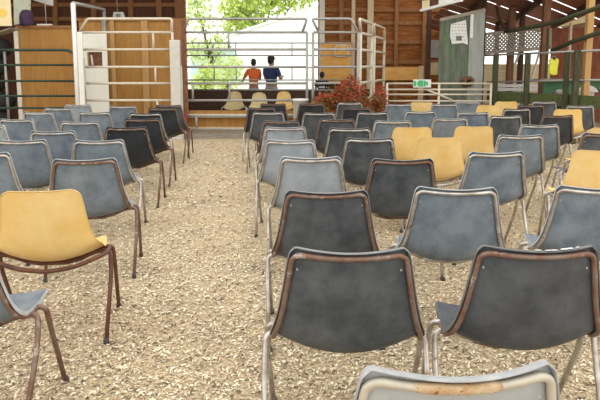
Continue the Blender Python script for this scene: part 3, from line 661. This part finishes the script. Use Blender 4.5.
# ------------------------------------------------------------------ people beyond the ring
def skin_obj(name, V, E, rad, m, parent, sub=2, root=0):
    me = bpy.data.meshes.new(name); me.from_pydata(V, E, []); me.materials.append(MATS[m])
    o = bpy.data.objects.new(name, me); COL.objects.link(o); o.parent = parent
    sk = o.modifiers.new('skin', 'SKIN'); sk.use_smooth_shade = True
    if not me.skin_vertices: 
        with bpy.context.temp_override(object=o, active_object=o): bpy.ops.mesh.customdata_skin_add()
    for i, d in enumerate(me.skin_vertices[0].data):
        d.radius = rad[i] if isinstance(rad[i], tuple) else (rad[i], rad[i]); d.use_root = (i == root)
    s = o.modifiers.new('sub', 'SUBSURF'); s.levels = sub; s.render_levels = sub
    return o
def person(label, loc, yaw, h, shirt, lower, arms, cap=None, stripes=None, wide=1.0):
    r = empty('person', loc, yaw); tag(r, label, 'person', None); s = h / 1.75; r.scale = (s * wide, s, s)
    # joints: pelvis, waist, chest, neck, skull base, skull, then limbs; faces +Y
    V = [(0, 0, .95), (0, .0, 1.10), (0, -.01, 1.32), (0, -.01, 1.47), (0, .01, 1.56), (0, .012, 1.66), (0, .01, 1.71),
         (.18, -.01, 1.40), (-.18, -.01, 1.40)]
    E = [(0, 1), (1, 2), (2, 3), (3, 4), (4, 5), (5, 6), (2, 7), (2, 8)]
    Rd = [(.15, .11), (.135, .10), (.16, .11), .055, (.068, .08), (.075, .09), (.05, .06), .065, .065]
    for sgn, base in ((1, 7), (-1, 8)):
        el, wr = arms[0 if sgn > 0 else 1]
        i = len(V); V += [el, wr]; E += [(base, i), (i, i + 1)]; Rd += [.043, .03]
        d = (Vector(wr) - Vector(el)).normalized(); sd = d.cross(Vector((0, 0, 1)))
        if sd.length < .1: sd = Vector((1, 0, 0))
        sd.normalize(); pal = Vector(wr) + d * .07; V.append(tuple(pal)); E.append((i + 1, i + 2)); Rd.append((.034, .018))
        for q in range(4):
            b = pal + sd * (.024 * (q - 1.5)) * 1.0; t = b + d * (.045 + (.012 if q in (1, 2) else 0)); t2 = t + d * .03 + Vector((0, 0, -.012))
            j = len(V); V += [tuple(t), tuple(t2)]; E += [(i + 2, j), (j, j + 1)]; Rd += [.010, .008]
        th = Vector(wr) + d * .03 + sd * .045 * sgn; j = len(V); V += [tuple(th), tuple(th + d * .035)]; E += [(i + 1, j), (j, j + 1)]; Rd += [.011, .009]
    for sgn in (1, -1):
        i = len(V); V += [(.095 * sgn, 0, .86), (.105 * sgn, .015, .50), (.11 * sgn, -.02, .09), (.125 * sgn, .13, .035)]
        E += [(0, i), (i, i + 1), (i + 1, i + 2), (i + 2, i + 3)]; Rd += [.088, .055, .038, .036]
    skin_obj('body', V, E, Rd, 'skin', r)
    m = MB(); m.ball((0, .105, 1.625), (.014, .022, .022), 8, 6)
    for sgn in (1, -1): m.ball((.079 * sgn, .0, 1.625), (.012, .022, .032), 8, 6)
    for sgn in (1, -1): m.ball((.032 * sgn, .088, 1.65), (.012, .008, .008), 8, 6)
    m.build('face_features', 'skin', r)
    # shirt: torso and short sleeves
    up = lambda a, b, t: tuple(Vector(a) * (1 - t) + Vector(b) * t)
    SV = [(0, 0, .93), (0, 0, 1.10), (0, -.01, 1.33), (0, -.01, 1.455), (.185, -.01, 1.40), (-.185, -.01, 1.40), up(V[7], arms[0][0], .75), up(V[8], arms[1][0], .75)]
    skin_obj('shirt', SV, [(0, 1), (1, 2), (2, 3), (2, 4), (2, 5), (4, 6), (5, 7)], [(.18, .135), (.158, .12), (.178, .128), .07, .08, .08, .062, .062], shirt, r)
    if stripes:
        for z in stripes:
            m = MB(); m.lathe([(1, 0), (1.02, .01), (1.02, .05), (1, .06)], (0, 0, 0), 24)
            m.v = [(x * .172, y * .125, zz + z) for (x, y, zz) in m.v]; m.build('stripe', 'white_cloth', r)
    LV = [(0, 0, .98), (0, 0, .90)]
    LE = [(0, 1)]; LR = [(.165, .125), (.165, .125)]
    for sgn in (1, -1):
        i = len(LV); LV += [(.10 * sgn, 0, .82), (.108 * sgn, .012, .46)]; LE += [(1, i), (i, i + 1)]; LR += [.105, .085]
    skin_obj('shorts', LV, LE, LR, lower, r)
    m = MB(); m.ball((0, -.012, 1.672), (.086, .098, .085), 16, 10); m.ball((0, -.045, 1.62), (.078, .062, .085), 16, 10); m.build('hair', 'hair', r)
    if cap:
        m = MB(); m.lathe([(.094, 0), (.097, .03), (.08, .075), (.045, .098), (.01, .103)], (0, -.008, 1.675), 18); m.ball((0, .11, 1.683), (.07, .085, .010), 14, 6); m.build('cap', cap, r)
    return r
YP_ = 15.95
p = at(253.5, 59, YP_)
person('person in an orange shirt and grey shorts seen from behind, arms raised in front', (p.x, YP_, 0), R(6), 1.64, 'orange_cloth', 'grey_cloth',
       [((.22, .12, 1.16), (.10, .34, 1.27)), ((-.34, .02, 1.17), (-.36, .22, 1.10))], wide=.86)
p = at(270, 57, YP_)
person('person in a navy shirt and dark cap seen from behind, right of the orange one', (p.x + .03, YP_ + .08, 0), R(-38), 1.70, 'navy_cloth', 'grey_cloth',
       [((.29, .02, 1.13), (.13, .27, 1.20)), ((-.27, .08, 1.14), (-.12, .30, 1.22))], cap='black_cloth', wide=1.12)
p = at(322, 72.5, 15.9)
person('child in a black and white striped shirt right of the doorway, seen from behind', (p.x, 15.9, 0), R(-10), 1.30, 'black_cloth', 'black_cloth',
       [((.23, .04, 1.14), (.22, .18, .95)), ((-.23, .04, 1.14), (-.22, .18, .95))], stripes=[1.02, 1.18])

# ------------------------------------------------------------------ red-leaved plants
def plant(name, label, c, rx, ry, z0, z1, n, mats, probs, size, pot_r, pot_h, group='red-leaved potted plants'):
    r = empty(name, (c[0], c[1], 0)); tag(r, label, 'plant', group)
    m = MB(); m.lathe([(pot_r * .75, 0), (pot_r * .8, .01), (pot_r, pot_h - .05), (pot_r * 1.06, pot_h - .05), (pot_r * 1.06, pot_h), (pot_r * .9, pot_h), (pot_r * .85, pot_h - .04)], (0, 0, 0), 22); m.build('pot', 'pot', r)
    m = MB()
    for k in range(26):
        a = rng.random() * 6.283; q = math.sqrt(rng.random()); tip = (rx * .85 * q * math.cos(a), ry * .85 * q * math.sin(a), z0 + (z1 - z0) * (.35 + .6 * rng.random() * (1 - .5 * q)))
        m.tube([(tip[0] * .15, tip[1] * .15, pot_h - .06), (tip[0] * .5, tip[1] * .5, (pot_h + tip[2]) / 2 + .04), tip], [.008, .006, .004], 5)
    m.build('stems', 'leaf_olive', r)
    m = MB()
    for k in range(n):
        a = rng.random() * 6.283; q = rng.random() ** .5; t = rng.random()
        x = rx * q * math.cos(a); y = ry * q * math.sin(a); top = z0 + (z1 - z0) * math.sqrt(max(0, 1 - q * q)) * (.8 + .25 * math.sin(7 * x + 3 * y)); zz = z0 + (top - z0) * (t ** .6)
        L = size * (.6 + .7 * rng.random()); W = L * .42; yaw = rng.random() * 6.283; el = (rng.random() - .25) * 1.3
        d = Vector((math.cos(yaw) * math.cos(el), math.sin(yaw) * math.cos(el), math.sin(el))); sd = d.cross(Vector((0, 0, 1))).normalized(); nn = sd.cross(d)
        o = Vector((x, y, zz)); mid = o + d * L * .5 + nn * L * .08
        u_ = rng.random() + (.25 if zz < z0 + .35 * (z1 - z0) else 0); mi = 0
        acc = 0
        for i_, pr in enumerate(probs):
            acc += pr
            if u_ < acc: mi = i_; break
        else: mi = len(probs) - 1
        m.add([o, mid + sd * W * .5, o + d * L - Vector((0, 0, .15 * L)), mid - sd * W * .5], [(0, 1, 2), (0, 2, 3)], mi)
    m.build('leaves', mats, r)
lm = ['leaf_red', 'leaf_rust', 'leaf_olive']
p = at(341, 103, 11.25); plant('red_leaf_plant', 'large bushy red-leaved plant in front of the short pipe panel', (p.x + .04, 11.4), 0.56, .36, .55, 1.30, 2100, lm, (.62, .22, .16), .10, .2, .42)
p = at(313, 103, 10.58); plant('red_leaf_plant', 'low olive and rust-leaved plant left of the big red plant', (p.x, 10.58), .27, .2, .45, .93, 460, ['leaf_rust', 'leaf_olive', 'leaf_red'], (.35, .45, .2), .09, .16, .36)
p = at(378, 100, 12.2); plant('red_leaf_plant', 'narrow dark red plant at the foot of the receding pipe panels', (p.x, 12.2), .19, .2, .5, 1.15, 420, lm, (.85, .1, .05), .10, .18, .4)
p = at(374, 100, 11.5)
r = empty('white_bucket', (at(300.5, 100, 11.6).x, 11.6, 0)); tag(r, 'white bucket at the left foot of the short pipe panel', 'bucket')
m = MB(); m.lathe([(.11, 0), (.12, .01), (.15, .78), (.158, .78), (.158, .82), (.14, .82), (.13, .7)], (0, 0, 0), 20); m.build('body', 'white_paint', r)
m = MB(); m.tube([(-.155, 0, .79), (-.12, 0, .72), (0, -.16, .66), (.12, 0, .72), (.155, 0, .79)], .006, 6); m.build('handle', 'galv_dark', r)

# ------------------------------------------------------------------ right side: low white pipe gate, green sheet, signs
YL = 12.55
r = empty('pipe_gate', (at(387, 90, YL).x, YL, 0)); tag(r, 'low white pipe gate with diagonal brace right of the red plant', 'gate'); ox = r.location.x
xR = at(491, 90, YL).x - ox
for v in (83.5, 89.5, 94.5, 101):
    z_ = at(440, v, YL).z; m = MB(); m.tube([(0, 0, z_), (xR, 0, z_)], .019, 8); m.build('rail', 'rail_tan', r)
for x in (0.0, xR * .5, xR):
    m = MB(); m.tube([(x, 0, 0), (x, 0, at(440, 83, YL).z)], .026, 8); m.build('post', 'rail_tan', r)
z1 = at(440, 89, YL).z; z0 = at(440, 100, YL).z
m = MB(); m.tube([(at(425, 90, YL).x - ox, -.02, z1), (at(452, 90, YL).x - ox, -.02, z0)], .02, 8); m.build('brace', 'rail_tan', r)
# green and white sign on the gate
a = at(413.5, 79.5, YL - .06); b = at(431, 87.5, YL - .06); r = empty('gate_sign', ((a.x + b.x) / 2, YL - .06, (a.z + b.z) / 2)); tag(r, 'small white sign with green lettering hung on the low white gate', 'sign')
W2 = (b.x - a.x) / 2; H2 = (a.z - b.z) / 2
m = MB(); m.box(-W2, W2, 0, .02, -H2, H2); m.build('plate', 'white_paint', r)
m = MB()
for k, (x, wd, h_) in enumerate(((-.15, .05, .11), (-.09, .03, .08), (-.03, .09, .13), (.05, .05, .12), (.10, .04, .07))): m.box(x - wd / 2, x + wd / 2, -.006, 0, -h_ / 2, h_ / 2)
m.build('lettering', 'sign_green', r)

YSH = 12.9
def X(u, v, Y): return at(u, v, Y).x
r = empty('sheet_metal_wall', (0, YSH, 0)); tag(r, 'tall grey-green sheet metal wall with a sloping top right of the back wall', 'wall sheet')
A0 = at(440, 20, YSH); B0 = at(470, 13.5, YSH); C0 = at(485, 10, YSH)
m = MB(); m.hexa([(A0.x, 0, 0), (B0.x, 0, 0), (B0.x, .03, 0), (A0.x, .03, 0), (A0.x, 0, A0.z), (B0.x, 0, B0.z), (B0.x, .03, B0.z), (A0.x, .03, A0.z)]); m.build('green_sheet', 'sheet_green', r)
m = MB(); m.hexa([(B0.x, -.02, 0), (C0.x, -.02, 0), (C0.x, .03, 0), (B0.x, .03, 0), (B0.x, -.02, B0.z), (C0.x, -.02, C0.z), (C0.x, .03, C0.z), (B0.x, .03, B0.z)]); m.build('grey_sheet', 'sheet_grey', r)
m = MB(); m.bar((A0.x, 0, A0.z), (C0.x, 0, C0.z), .08, .07); m.build('top_rail', 'wood_grey', r)
m = MB(); t = at(471.5, 14.5, YSH); b = at(470.5, 38, YSH); m.box(t.x - .03, t.x + .03, -.06, -.02, b.z, t.z); m.build('white_strip', 'white_paint', r)
# notice on the sheet
r = empty('white_notice', at(459, 33, YSH - .03)); tag(r, 'ragged white notice with faint grey print on the green sheet wall', 'notice'); o = r.location
P = [at(u, v, YSH - .03) - o for (u, v) in ((451, 24), (466, 20), (468, 45), (463, 43), (452, 44), (450, 36))]
m = MB(); n = len(P); m.add([(p.x, 0, p.z) for p in P] + [(p.x, .02, p.z) for p in P], [tuple(range(n)), tuple(reversed(range(n, 2 * n)))] + [(i, (i + 1) % n, n + (i + 1) % n, n + i) for i in range(n)]); m.build('paper', 'white_paint', r)
m = MB()
for row in range(6):
    x = -.15
    while x < .14:
        wd = .015 + .03 * rng.random(); zc = .17 - row * .065
        m.box(x, x + wd, -.004, 0, zc, zc + .012 + .012 * rng.random()); x += wd + .02 + .02 * rng.random()
m.build('print', 'galv_dark', r)
m = MB(); m.box(-.06, .06, -.008, -.002, -.16, -.06); m.build('print_block', 'ink', r)
# wreath and bits near the sheet
p = at(468, 81.5, 12.82); m = MB()
for k in range(150):
    a = rng.random() * 6.283; rr_ = .045 + .05 * rng.random(); m.ball((rr_ * math.cos(a) * 1.25, (rng.random() - .5) * .12, rr_ * math.sin(a)), .02 + .012 * rng.random(), 6, 4)
o = one(m, 'brown_wreath', 'rust_brown', 'rust-brown round wreath hung low in front of the green sheet wall', 'wreath'); o.location = p
a = at(431, 62.5, 16.2); b = at(438.5, 75, 16.2); m = MB(); m.box(a.x, b.x, 16.2, YB - .002, b.z, a.z); one(m, 'tan_box', 'wood_pale', 'tan box mounted on the back wall beside the green sheet', 'box', bevel=.01)
a = at(430.5, 40, 16.38); b = at(439, 57.5, 16.38); m = MB(); m.box(a.x, b.x, 16.38, YB - .002, b.z, a.z); one(m, 'grey_notice', 'galv', 'pale grey upright notice board beside the green sheet, above the tan box', 'notice')
p = at(428, 60, 15.0); m = MB(); m.box(p.x - .05, p.x + .05, 14.95, 15.05, 0, 3.6); one(m, 'dark_post', 'wood_dark', 'dark wooden post left of the green sheet wall', 'post')
p = at(421, 70, 15.6); m = MB(); m.box(p.x - .06, p.x + .06, 15.55, 15.65, 0, at(421, 66, 15.6).z); one(m, 'stub_post', 'wood_pale', 'short pale stub post by the orange back board', 'post')
# hanging framed board, top right of centre
r = empty('hanging_sign', at(430, 5, 12.4)); tag(r, 'cream hanging board with white lower frame at the top, above the green sheet', 'sign'); o = r.location
P = [at(421, 10.5, 12.6), at(462, 0, 11.4), at(462, -22, 11.4), at(421, -16, 12.6)]; P = [p - o for p in P]
m = MB(); m.add([tuple(p) for p in P] + [(p.x, p.y + .03, p.z) for p in P], [(0, 1, 2, 3), (7, 6, 5, 4), (0, 1, 5, 4), (1, 2, 6, 5), (2, 3, 7, 6), (3, 0, 4, 7)]); m.build('board', 'wood_red', r)
m = MB(); m.bar(P[0], P[1], .05, .05); m.bar(P[3], P[2], .05, .05); m.build('frame', 'white_paint', r)
q = lambda s_: P[0] * (1 - s_) + P[1] * s_
m = MB(); a_ = q(.02) + Vector((0, -.012, .02)); b_ = q(.22) + Vector((0, -.012, .02)); h_ = Vector((0, 0, .28)); m.add([a_, b_, b_ + h_, a_ + h_], [(0, 1, 2, 3)]); m.build('cream_panel', 'banner_cream', r)
m = MB(); a_ = q(.45) + Vector((0, -.012, .02)); b_ = q(.8) + Vector((0, -.012, .02)); m.add([a_, b_, b_ + h_, a_ + h_], [(0, 1, 2, 3)]); m.build('white_panel', 'white_board', r)
for u in (440, 461):
    pass

# ------------------------------------------------------------------ right side timber stand
def post(u0, u1, v0, v1, Y, mm, name, label, dy=.12, foot=True, group=None):
    a = at(u0, v0, Y); b = at(u1, v0, Y); zb = 0 if foot else at((u0 + u1) / 2, v1, Y).z
    m = MB(); m.box(a.x, b.x, Y, Y + dy, zb, a.z); return one(m, name, mm, label, 'post', group, .01)
BA = Vector((at(489, 91, 13.2).x, 13.2, 0)); BBp = at(606, 97, 10.7); BB = Vector((BBp.x, 10.7, 0))
m = MB(); m.bar((BA.x, BA.y, .80), (BB.x, BB.y, .80), .12, .22); one(m, 'green_beam', 'wood_green', 'mossy green timber beam along the front of the right-hand stand', 'beam')
def on_beam(u):
    d = ray(u, 90); t = BB - BA
    s_ = (BA.x * d.y - BA.y * d.x) / (t.y * d.x - t.x * d.y); return BA + t * s_
BT = [(496, 55, .055, 'leftmost dark green post of the stand, at the end of the mossy beam'), (528, 53, .05, 'dark green post of the stand, second from the left on the mossy beam'),
      (567.5, 52, .045, 'dark green post of the stand, left one of the close pair at right'), (577.5, 50, .055, 'dark green post of the stand, right one of the close pair at right')]
for (u, v, hw_, lab) in BT:
    p = on_beam(u); Y = p.y - .09; q = at(u, v, Y); m = MB(); m.box(q.x - hw_, q.x + hw_, Y - .05, Y + .03, 0, q.z); one(m, 'stand_post', 'post_green', lab, 'post', 'mossy stand posts', .01)
a = on_beam(484); b = on_beam(606); m = MB(); za = at(486, 55.5, a.y + .1).z; zb_ = at(600, 50, b.y + .1).z
m.tube([(a.x, a.y + .1, za), (b.x, b.y + .1, zb_)], .022, 8); one(m, 'pipe_handrail', 'galv', 'thin silver pipe handrail along the tops of the stand posts', 'handrail')
a = on_beam(488); b = on_beam(606); m = MB(); m.tube([(a.x, a.y + .13, at(488, 82, a.y + .13).z), (b.x, b.y + .13, at(600, 80, b.y + .13).z)], .016, 6); one(m, 'cable_rail', 'galv_dark', 'thin dark rail just above the mossy beam', 'rail')
# barn posts
post(512, 518, -20, 50, 14.2, 'post_brown', 'barn_post', 'dark brown barn post at the middle of the lattice', .15)
post(523, 527.5, -20, 50, 14.4, 'wood_dark', 'barn_post', 'thinner dark brown barn post right of the lattice middle', .12)
post(484, 488, -20, 50, 13.6, 'wood_dark', 'barn_post', 'dark barn post at the right edge of the green sheet', .12)
post(498.5, 502, -20, 30, 15.5, 'wood_dark', 'barn_post', 'far dark barn post above the left part of the lattice', .12)
post(546, 553, -20, 50, 13.0, 'post_brown', 'barn_post', 'brown barn post at the right end of the lattice', .15)
post(590.5, 597, -20, 90, 11.2, 'tan_batten', 'barn_post', 'weathered tan barn post near the right edge', .12)
post(547.5, 549.5, 28, 95, 12.7, 'post_green', 'green_upright', 'slim pale green upright in front of the lattice end', .04)
post(570.5, 573, 23, 50, 14.0, 'wood_pale', 'pale_stub', 'pale timber stub below the bright gap at the upper right', .08)
# lattice panel
YT = 13.9
r = empty('lattice_panel', at(518, 40, YT)); tag(r, 'white lattice panel hung between the barn posts at right', 'lattice'); o = r.location
c00 = at(484, 53, YT) - o; c10 = at(550, 48, YT) - o; c11 = at(550, 28, YT) - o; c01 = at(484, 34, YT) - o
m = MB(); nstr = 26
def inside(s_, t_): return c00 * (1 - s_) * (1 - t_) + c10 * s_ * (1 - t_) + c11 * s_ * t_ + c01 * (1 - s_) * t_
asp = (c10.x - c00.x) / (c01.z - c00.z)
for sg in (1, -1):
    k = -asp
    st_ = .155
    k0 = -1.0
    while k0 < asp + 1.0:
        # strip from bottom (x=k0) to top (x=k0+1) in panel-height units, clipped
        xa_, xb_ = (k0, k0 + 1.0) if sg > 0 else (k0 + 1.0, k0)
        ta, tb = 0.0, 1.0
        lo_, hi_ = 0.0, asp
        def clip(xa_, xb_):
            t0, t1 = 0.0, 1.0; dx = xb_ - xa_
            for bnd, s_ in ((lo_, 1), (hi_, -1)):
                va = (xa_ - bnd) * s_; vb = (xb_ - bnd) * s_
                if va < 0 and vb < 0: return None
                if va < 0: t0 = max(t0, va / (va - vb))
                elif vb < 0: t1 = min(t1, va / (va - vb))
            return (t0, t1) if t1 > t0 else None
        cl = clip(xa_, xb_)
        if cl:
            p0 = inside((xa_ + (xb_ - xa_) * cl[0]) / asp, cl[0]); p1 = inside((xa_ + (xb_ - xa_) * cl[1]) / asp, cl[1])
            if (p1 - p0).length > .02: 
                yo = Vector((0, .012 * sg, 0)); m.bar(p0 + yo, p1 + yo, .036, .012, up=(0, 1, 0))
        k0 += st_ * 1.25
m.build('lattice_strips', 'wood_grey', r)
m = MB(); m.bar(c00, c10, .05, .07); m.bar(c01, c11, .05, .06); m.build('frame_rail', 'wood_grey', r)
m = MB(); m.bar(c00, c01, .05, .06); m.build('frame_stile', 'wood_grey', r); m = MB(); m.bar(c10, c11, .05, .06); m.build('frame_stile', 'wood_grey', r)
# tan board siding beyond
YD = 14.8
a = at(485, 64, YD); b = at(549, 90, YD); m = MB(); n = 6; hh = (a.z - 0) / 9
for k in range(9): m.box(a.x, b.x, YD, YD + .04, k * hh, (k + 1) * hh - .002); m.box(a.x, b.x, YD - .008, YD, k * hh + .02, (k + 1) * hh - .004)
one(m, 'board_siding', 'siding', 'low wall of tan horizontal boards below the lattice', 'wall')
for (u0, v0, u1, v1, lab) in ((509, 80, 519, 54, 'left of two slanted pale props before the tan boards'), (532, 78, 540, 50, 'right of two slanted pale props before the tan boards')):
    m = MB(); p0 = at(u0, v0, 14.4); p1 = at(u1, v1, 14.4); d = (p1 - p0); p0 = p0 - d * (p0.z / d.z); m.tube([p0, p1], .028, 6); one(m, 'slanted_prop', 'cream_paint', lab, 'prop', 'slanted props')
m = MB(); a = at(497, 84, 14.0); b = at(543, 91, 14.0)
for k in range(2): m.box(a.x, b.x, 14.0, 14.04, b.z + k * (a.z - b.z) * .55, b.z + k * (a.z - b.z) * .55 + (a.z - b.z) * .42)
for x in (a.x + .05, (a.x + b.x) / 2, b.x - .05): m.box(x - .04, x + .04, 14.04, 14.1, 0, a.z)
one(m, 'white_fence', 'white_paint', 'low white two-board fence just above the mossy beam, before the tan boards', 'fence')
# stair hand rails
m = MB(); m.tube(arc([at(622, -2, 9.6), at(600, 7, 10.4), at(556, 22, 11.9), at(528, 28, 12.6), at(505, 31.5, 13.3)], .3, 4), .045, 8); one(m, 'green_handrail', 'post_green', 'upper sloping green handrail crossing in front of the lattice', 'handrail', 'sloping handrails')
m = MB(); m.tube([at(622, 23, 10.0), at(600, 32.5, 10.6), at(574, 41, 11.6), at(552, 50.5, 12.4)], .045, 8); one(m, 'green_handrail', 'post_green', 'lower sloping green handrail at the right edge', 'handrail', 'sloping handrails')
m = MB(); m.tube(arc([at(497, 6, 14.12), at(499, 18, 14.12), at(503, 27, 14.12), at(512, 31, 14.12)], .1, 4), .04, 8); one(m, 'curved_brace', 'wood_dark', 'dark curved brace above the left half of the lattice', 'brace')
# green cart body with wheel arches and a plank on top
YC = 12.2
r = empty('green_wagon', (at(575, 90, YC).x, YC, 0)); tag(r, 'dark green wagon with arched wheel openings behind the stand posts', 'wagon'); ox = r.location.x
x0 = at(543, 90, YC).x - ox; x1 = at(612, 90, YC).x - ox; zt = at(575, 81, YC).z; 
def arch_panel(x0, x1, zb, zt, arches, y0, y1):
    m = MB(); N_ = 90; xs = [x0 + (x1 - x0) * i / N_ for i in range(N_ + 1)]
    def low(x):
        z_ = zb
        for (c_, rr_) in arches:
            if abs(x - c_) < rr_: z_ = max(z_, zb + math.sqrt(rr_ * rr_ - (x - c_) ** 2))
        return z_
    for i in range(N_):
        a_, b_ = xs[i], xs[i + 1]; m.hexa([(a_, y0, low(a_)), (b_, y0, low(b_)), (b_, y1, low(b_)), (a_, y1, low(a_)), (a_, y0, zt), (b_, y0, zt), (b_, y1, zt), (a_, y1, zt)])
    return m
arch_panel(x0, x1, .74, zt, [(at(560.5, 90, YC).x - ox, .24), (at(588, 90, YC).x - ox, .32)], 0, .05).build('body', 'paint_green', r)
m = MB(); m.box(x0 - .05, x1, -.15, .5, zt, zt + .035); m.build('plank', 'wood_grey', r)
for u in (560.5, 588):
    m = MB(); c_ = at(u, 90, YC).x - ox; m.lathe([(.10, -.06), (.36, -.06), (.38, -.03), (.38, .03), (.36, .06), (.10, .06)], (0, 0, 0), 26); m.v = [(c_ + x, .42 + z_, .42 + y) for (x, y, z_) in m.v]; m.build('wheel', 'black_stuff', r)
for (u0, u1, lab) in ((557, 566, 'smaller white carton behind the left wagon arch'), (579, 597, 'wider white carton behind the right wagon arch')):
    a = at(u0, 84.5, 13.0); b = at(u1, 90, 13.0); m = MB(); m.box(a.x, b.x, 13.0, 13.3, b.z, a.z); m.box(a.x - .02, b.x + .02, 12.98, 13.32, b.z - .05, b.z); m.box(a.x + .03, b.x - .03, 13.05, 13.25, 0, b.z - .05)
    one(m, 'white_carton', 'white_paint', lab, 'carton', 'white cartons behind the wagon', .008)
# yellow vest hanging
p = at(562, 58, 11.55); r = empty('yellow_vest', (p.x, 11.9, p.z)); tag(r, 'bright yellow vest hanging beside the close pair of stand posts', 'vest')
prof = [(-.06, 0), (-.10, -.03), (-.085, -.12), (-.10, -.2), (-.09, -.30), (.0, -.33), (.07, -.32), (.075, -.18), (.085, -.10), (.09, -.03), (.05, 0), (0.0, -.05)]
m = MB(); n = len(prof); m.add([(x, -.03 + .02 * math.sin(9 * x), z_) for x, z_ in prof] + [(x, .05 + .02 * math.sin(9 * x), z_) for x, z_ in prof],
    [tuple(reversed(range(n))), tuple(range(n, 2 * n))] + [(i, (i + 1) % n, n + (i + 1) % n, n + i) for i in range(n)]); m.build('cloth', 'vest_yellow', r, .012)
m = MB(); m.tube([(-.06, .01, 0), (0, .01, .05), (.05, .01, 0)], .006, 6); m.build('hanger', 'galv_dark', r)
# bright boards high on the right
slab('cream_board', 'banner_cream', [(557, 27), (587, 15), (588, 22), (572, 25), (558, 27.5)], 14.6, .03, 'cream slanted board in the gap below the right roof', 'board')
m = MB(); m.box(at(551, 60, 15.4).x, 11.5, 15.4, 15.46, 0, at(560, 28, 15.4).z); struct(m, 'wall_right', 'roof_wood')

# ------------------------------------------------------------------ outdoors
def tree(label, c, trunk_h, blobs, n, size, mats):
    r = empty('tree', c); tag(r, label, 'tree', 'trees outside the barn')
    m = MB(); m.tube([(0, 0, 0), (.05, 0, trunk_h * .5), (0, .05, trunk_h)], [.22, .17, .1], 8)
    for b in blobs: m.tube([(0, .02, trunk_h * .7), (b[0] * .5, b[1] * .5, (trunk_h + b[2]) / 2), (b[0], b[1], b[2])], [.08, .05, .02], 6)
    m.build('trunk', 'bark', r)
    m = MB(); tot = sum(b[3] ** 2 for b in blobs)
    for b in blobs:
        for k in range(int(n * b[3] ** 2 / tot)):
            d = rng.normal(size=3); d /= np.linalg.norm(d); rad = b[3] * (rng.random() ** .45)
            o = Vector((b[0] + d[0] * rad, b[1] + d[1] * rad, b[2] + d[2] * rad * .8))
            e = Vector(rng.normal(size=3)).normalized(); f = e.cross(Vector(rng.normal(size=3))).normalized(); L = size * (.6 + .8 * rng.random())
            m.add([o - e * L * .5, o + f * L * .3, o + e * L * .5, o - f * L * .3], [(0, 1, 2, 3)], int(rng.random() * len(mats)))
    m.build('foliage', mats, r)
T1 = at(210, 60, 38)
tree('pale green tree at the left side of the doorway view', (T1.x, 38, 0), 2.6, [(-.8, 0, 2.4, 1.1), (.4, .3, 2.9, 1.0), (-.6, 0, 4.4, 1.3), (0.3, 0, 1.6, .9), (-1.0, .5, 5.6, 1.3)], 1500, .26, ['leaf_pale', 'leaf_green', 'leaf_yellow', 'leaf_pale'])
T2 = at(262, 60, 55)
tree('bright yellow-green tree rising above the white tent', (T2.x, 55, 0), 4.5, [(-2.2, 0, 6.8, 1.9), (.5, 0, 7.4, 2.2), (3.2, 0, 8.0, 2.2), (-.8, 0, 5.4, 1.5), (5.0, 0, 8.6, 1.9), (-2.6, 0, 5.2, 1.3), (1.8, 0, 9.6, 2.2)], 4200, .42, ['leaf_yellow', 'leaf_green', 'leaf_yellow'])
for (u, Y, hgt, lab) in ((203, 30, 1.5, 'yellow-green shrub low at the left of the doorway view'), (226, 33, 2.0, 'yellow-green shrub between the pale tree and the tent')):
    p = at(u, 80, Y); tree(lab, (p.x, Y, 0), .5, [(0, 0, hgt * .4, hgt * .45), (.3, 0, hgt * .75, hgt * .35)], 700, .2, ['leaf_yellow', 'leaf_pale'])
# white tent
YT2 = 34
a = at(236, 35, YT2); b = at(345, -3, YT2); r = empty('white_tent', (a.x, YT2, 0)); tag(r, 'big white tent with sloping roof outside the doorway', 'tent')
L = b.x - a.x; e = a.z; rdg = b.z
m = MB(); m.hexa([(-.3, -.3, e - .05), (L, -.3, rdg - .05), (L, 9, rdg - .05), (-.3, 9, e - .05), (-.3, -.3, e + .05), (L, -.3, rdg + .05), (L, 9, rdg + .05), (-.3, 9, e + .05)]); m.build('roof', 'tent_white', r)
m = MB(); m.hexa([(0, 0, 0), (L, 0, 0), (L, .05, 0), (0, .05, 0), (0, 0, e - .1), (L, 0, rdg - .1), (L, .05, rdg - .1), (0, .05, e - .1)]); m.build('end_wall', 'tent_white', r)
m = MB(); m.box(-.05, 0, 0, 9, 0, e - .1); m.build('side_wall', 'tent_white', r)
a = at(190, 50, 44); b = at(234, 66, 44); r = empty('shed', (a.x, 44, 0)); tag(r, 'pale blue shed far outside at the left of the doorway view', 'shed')
m = MB(); m.box(0, b.x - a.x, 0, 3, 0, a.z); m.build('walls', 'shed_blue', r)
m = MB(); Lb = b.x - a.x; m.add([(-.2, -.2, a.z), (Lb + .2, -.2, a.z), (Lb + .2, 3.2, a.z), (-.2, 3.2, a.z), (-.2, 1.5, a.z + .7), (Lb + .2, 1.5, a.z + .7)], [(0, 1, 5, 4), (2, 3, 4, 5), (0, 4, 3), (1, 2, 5), (3, 2, 1, 0)]); m.build('roof', 'white_paint', r)
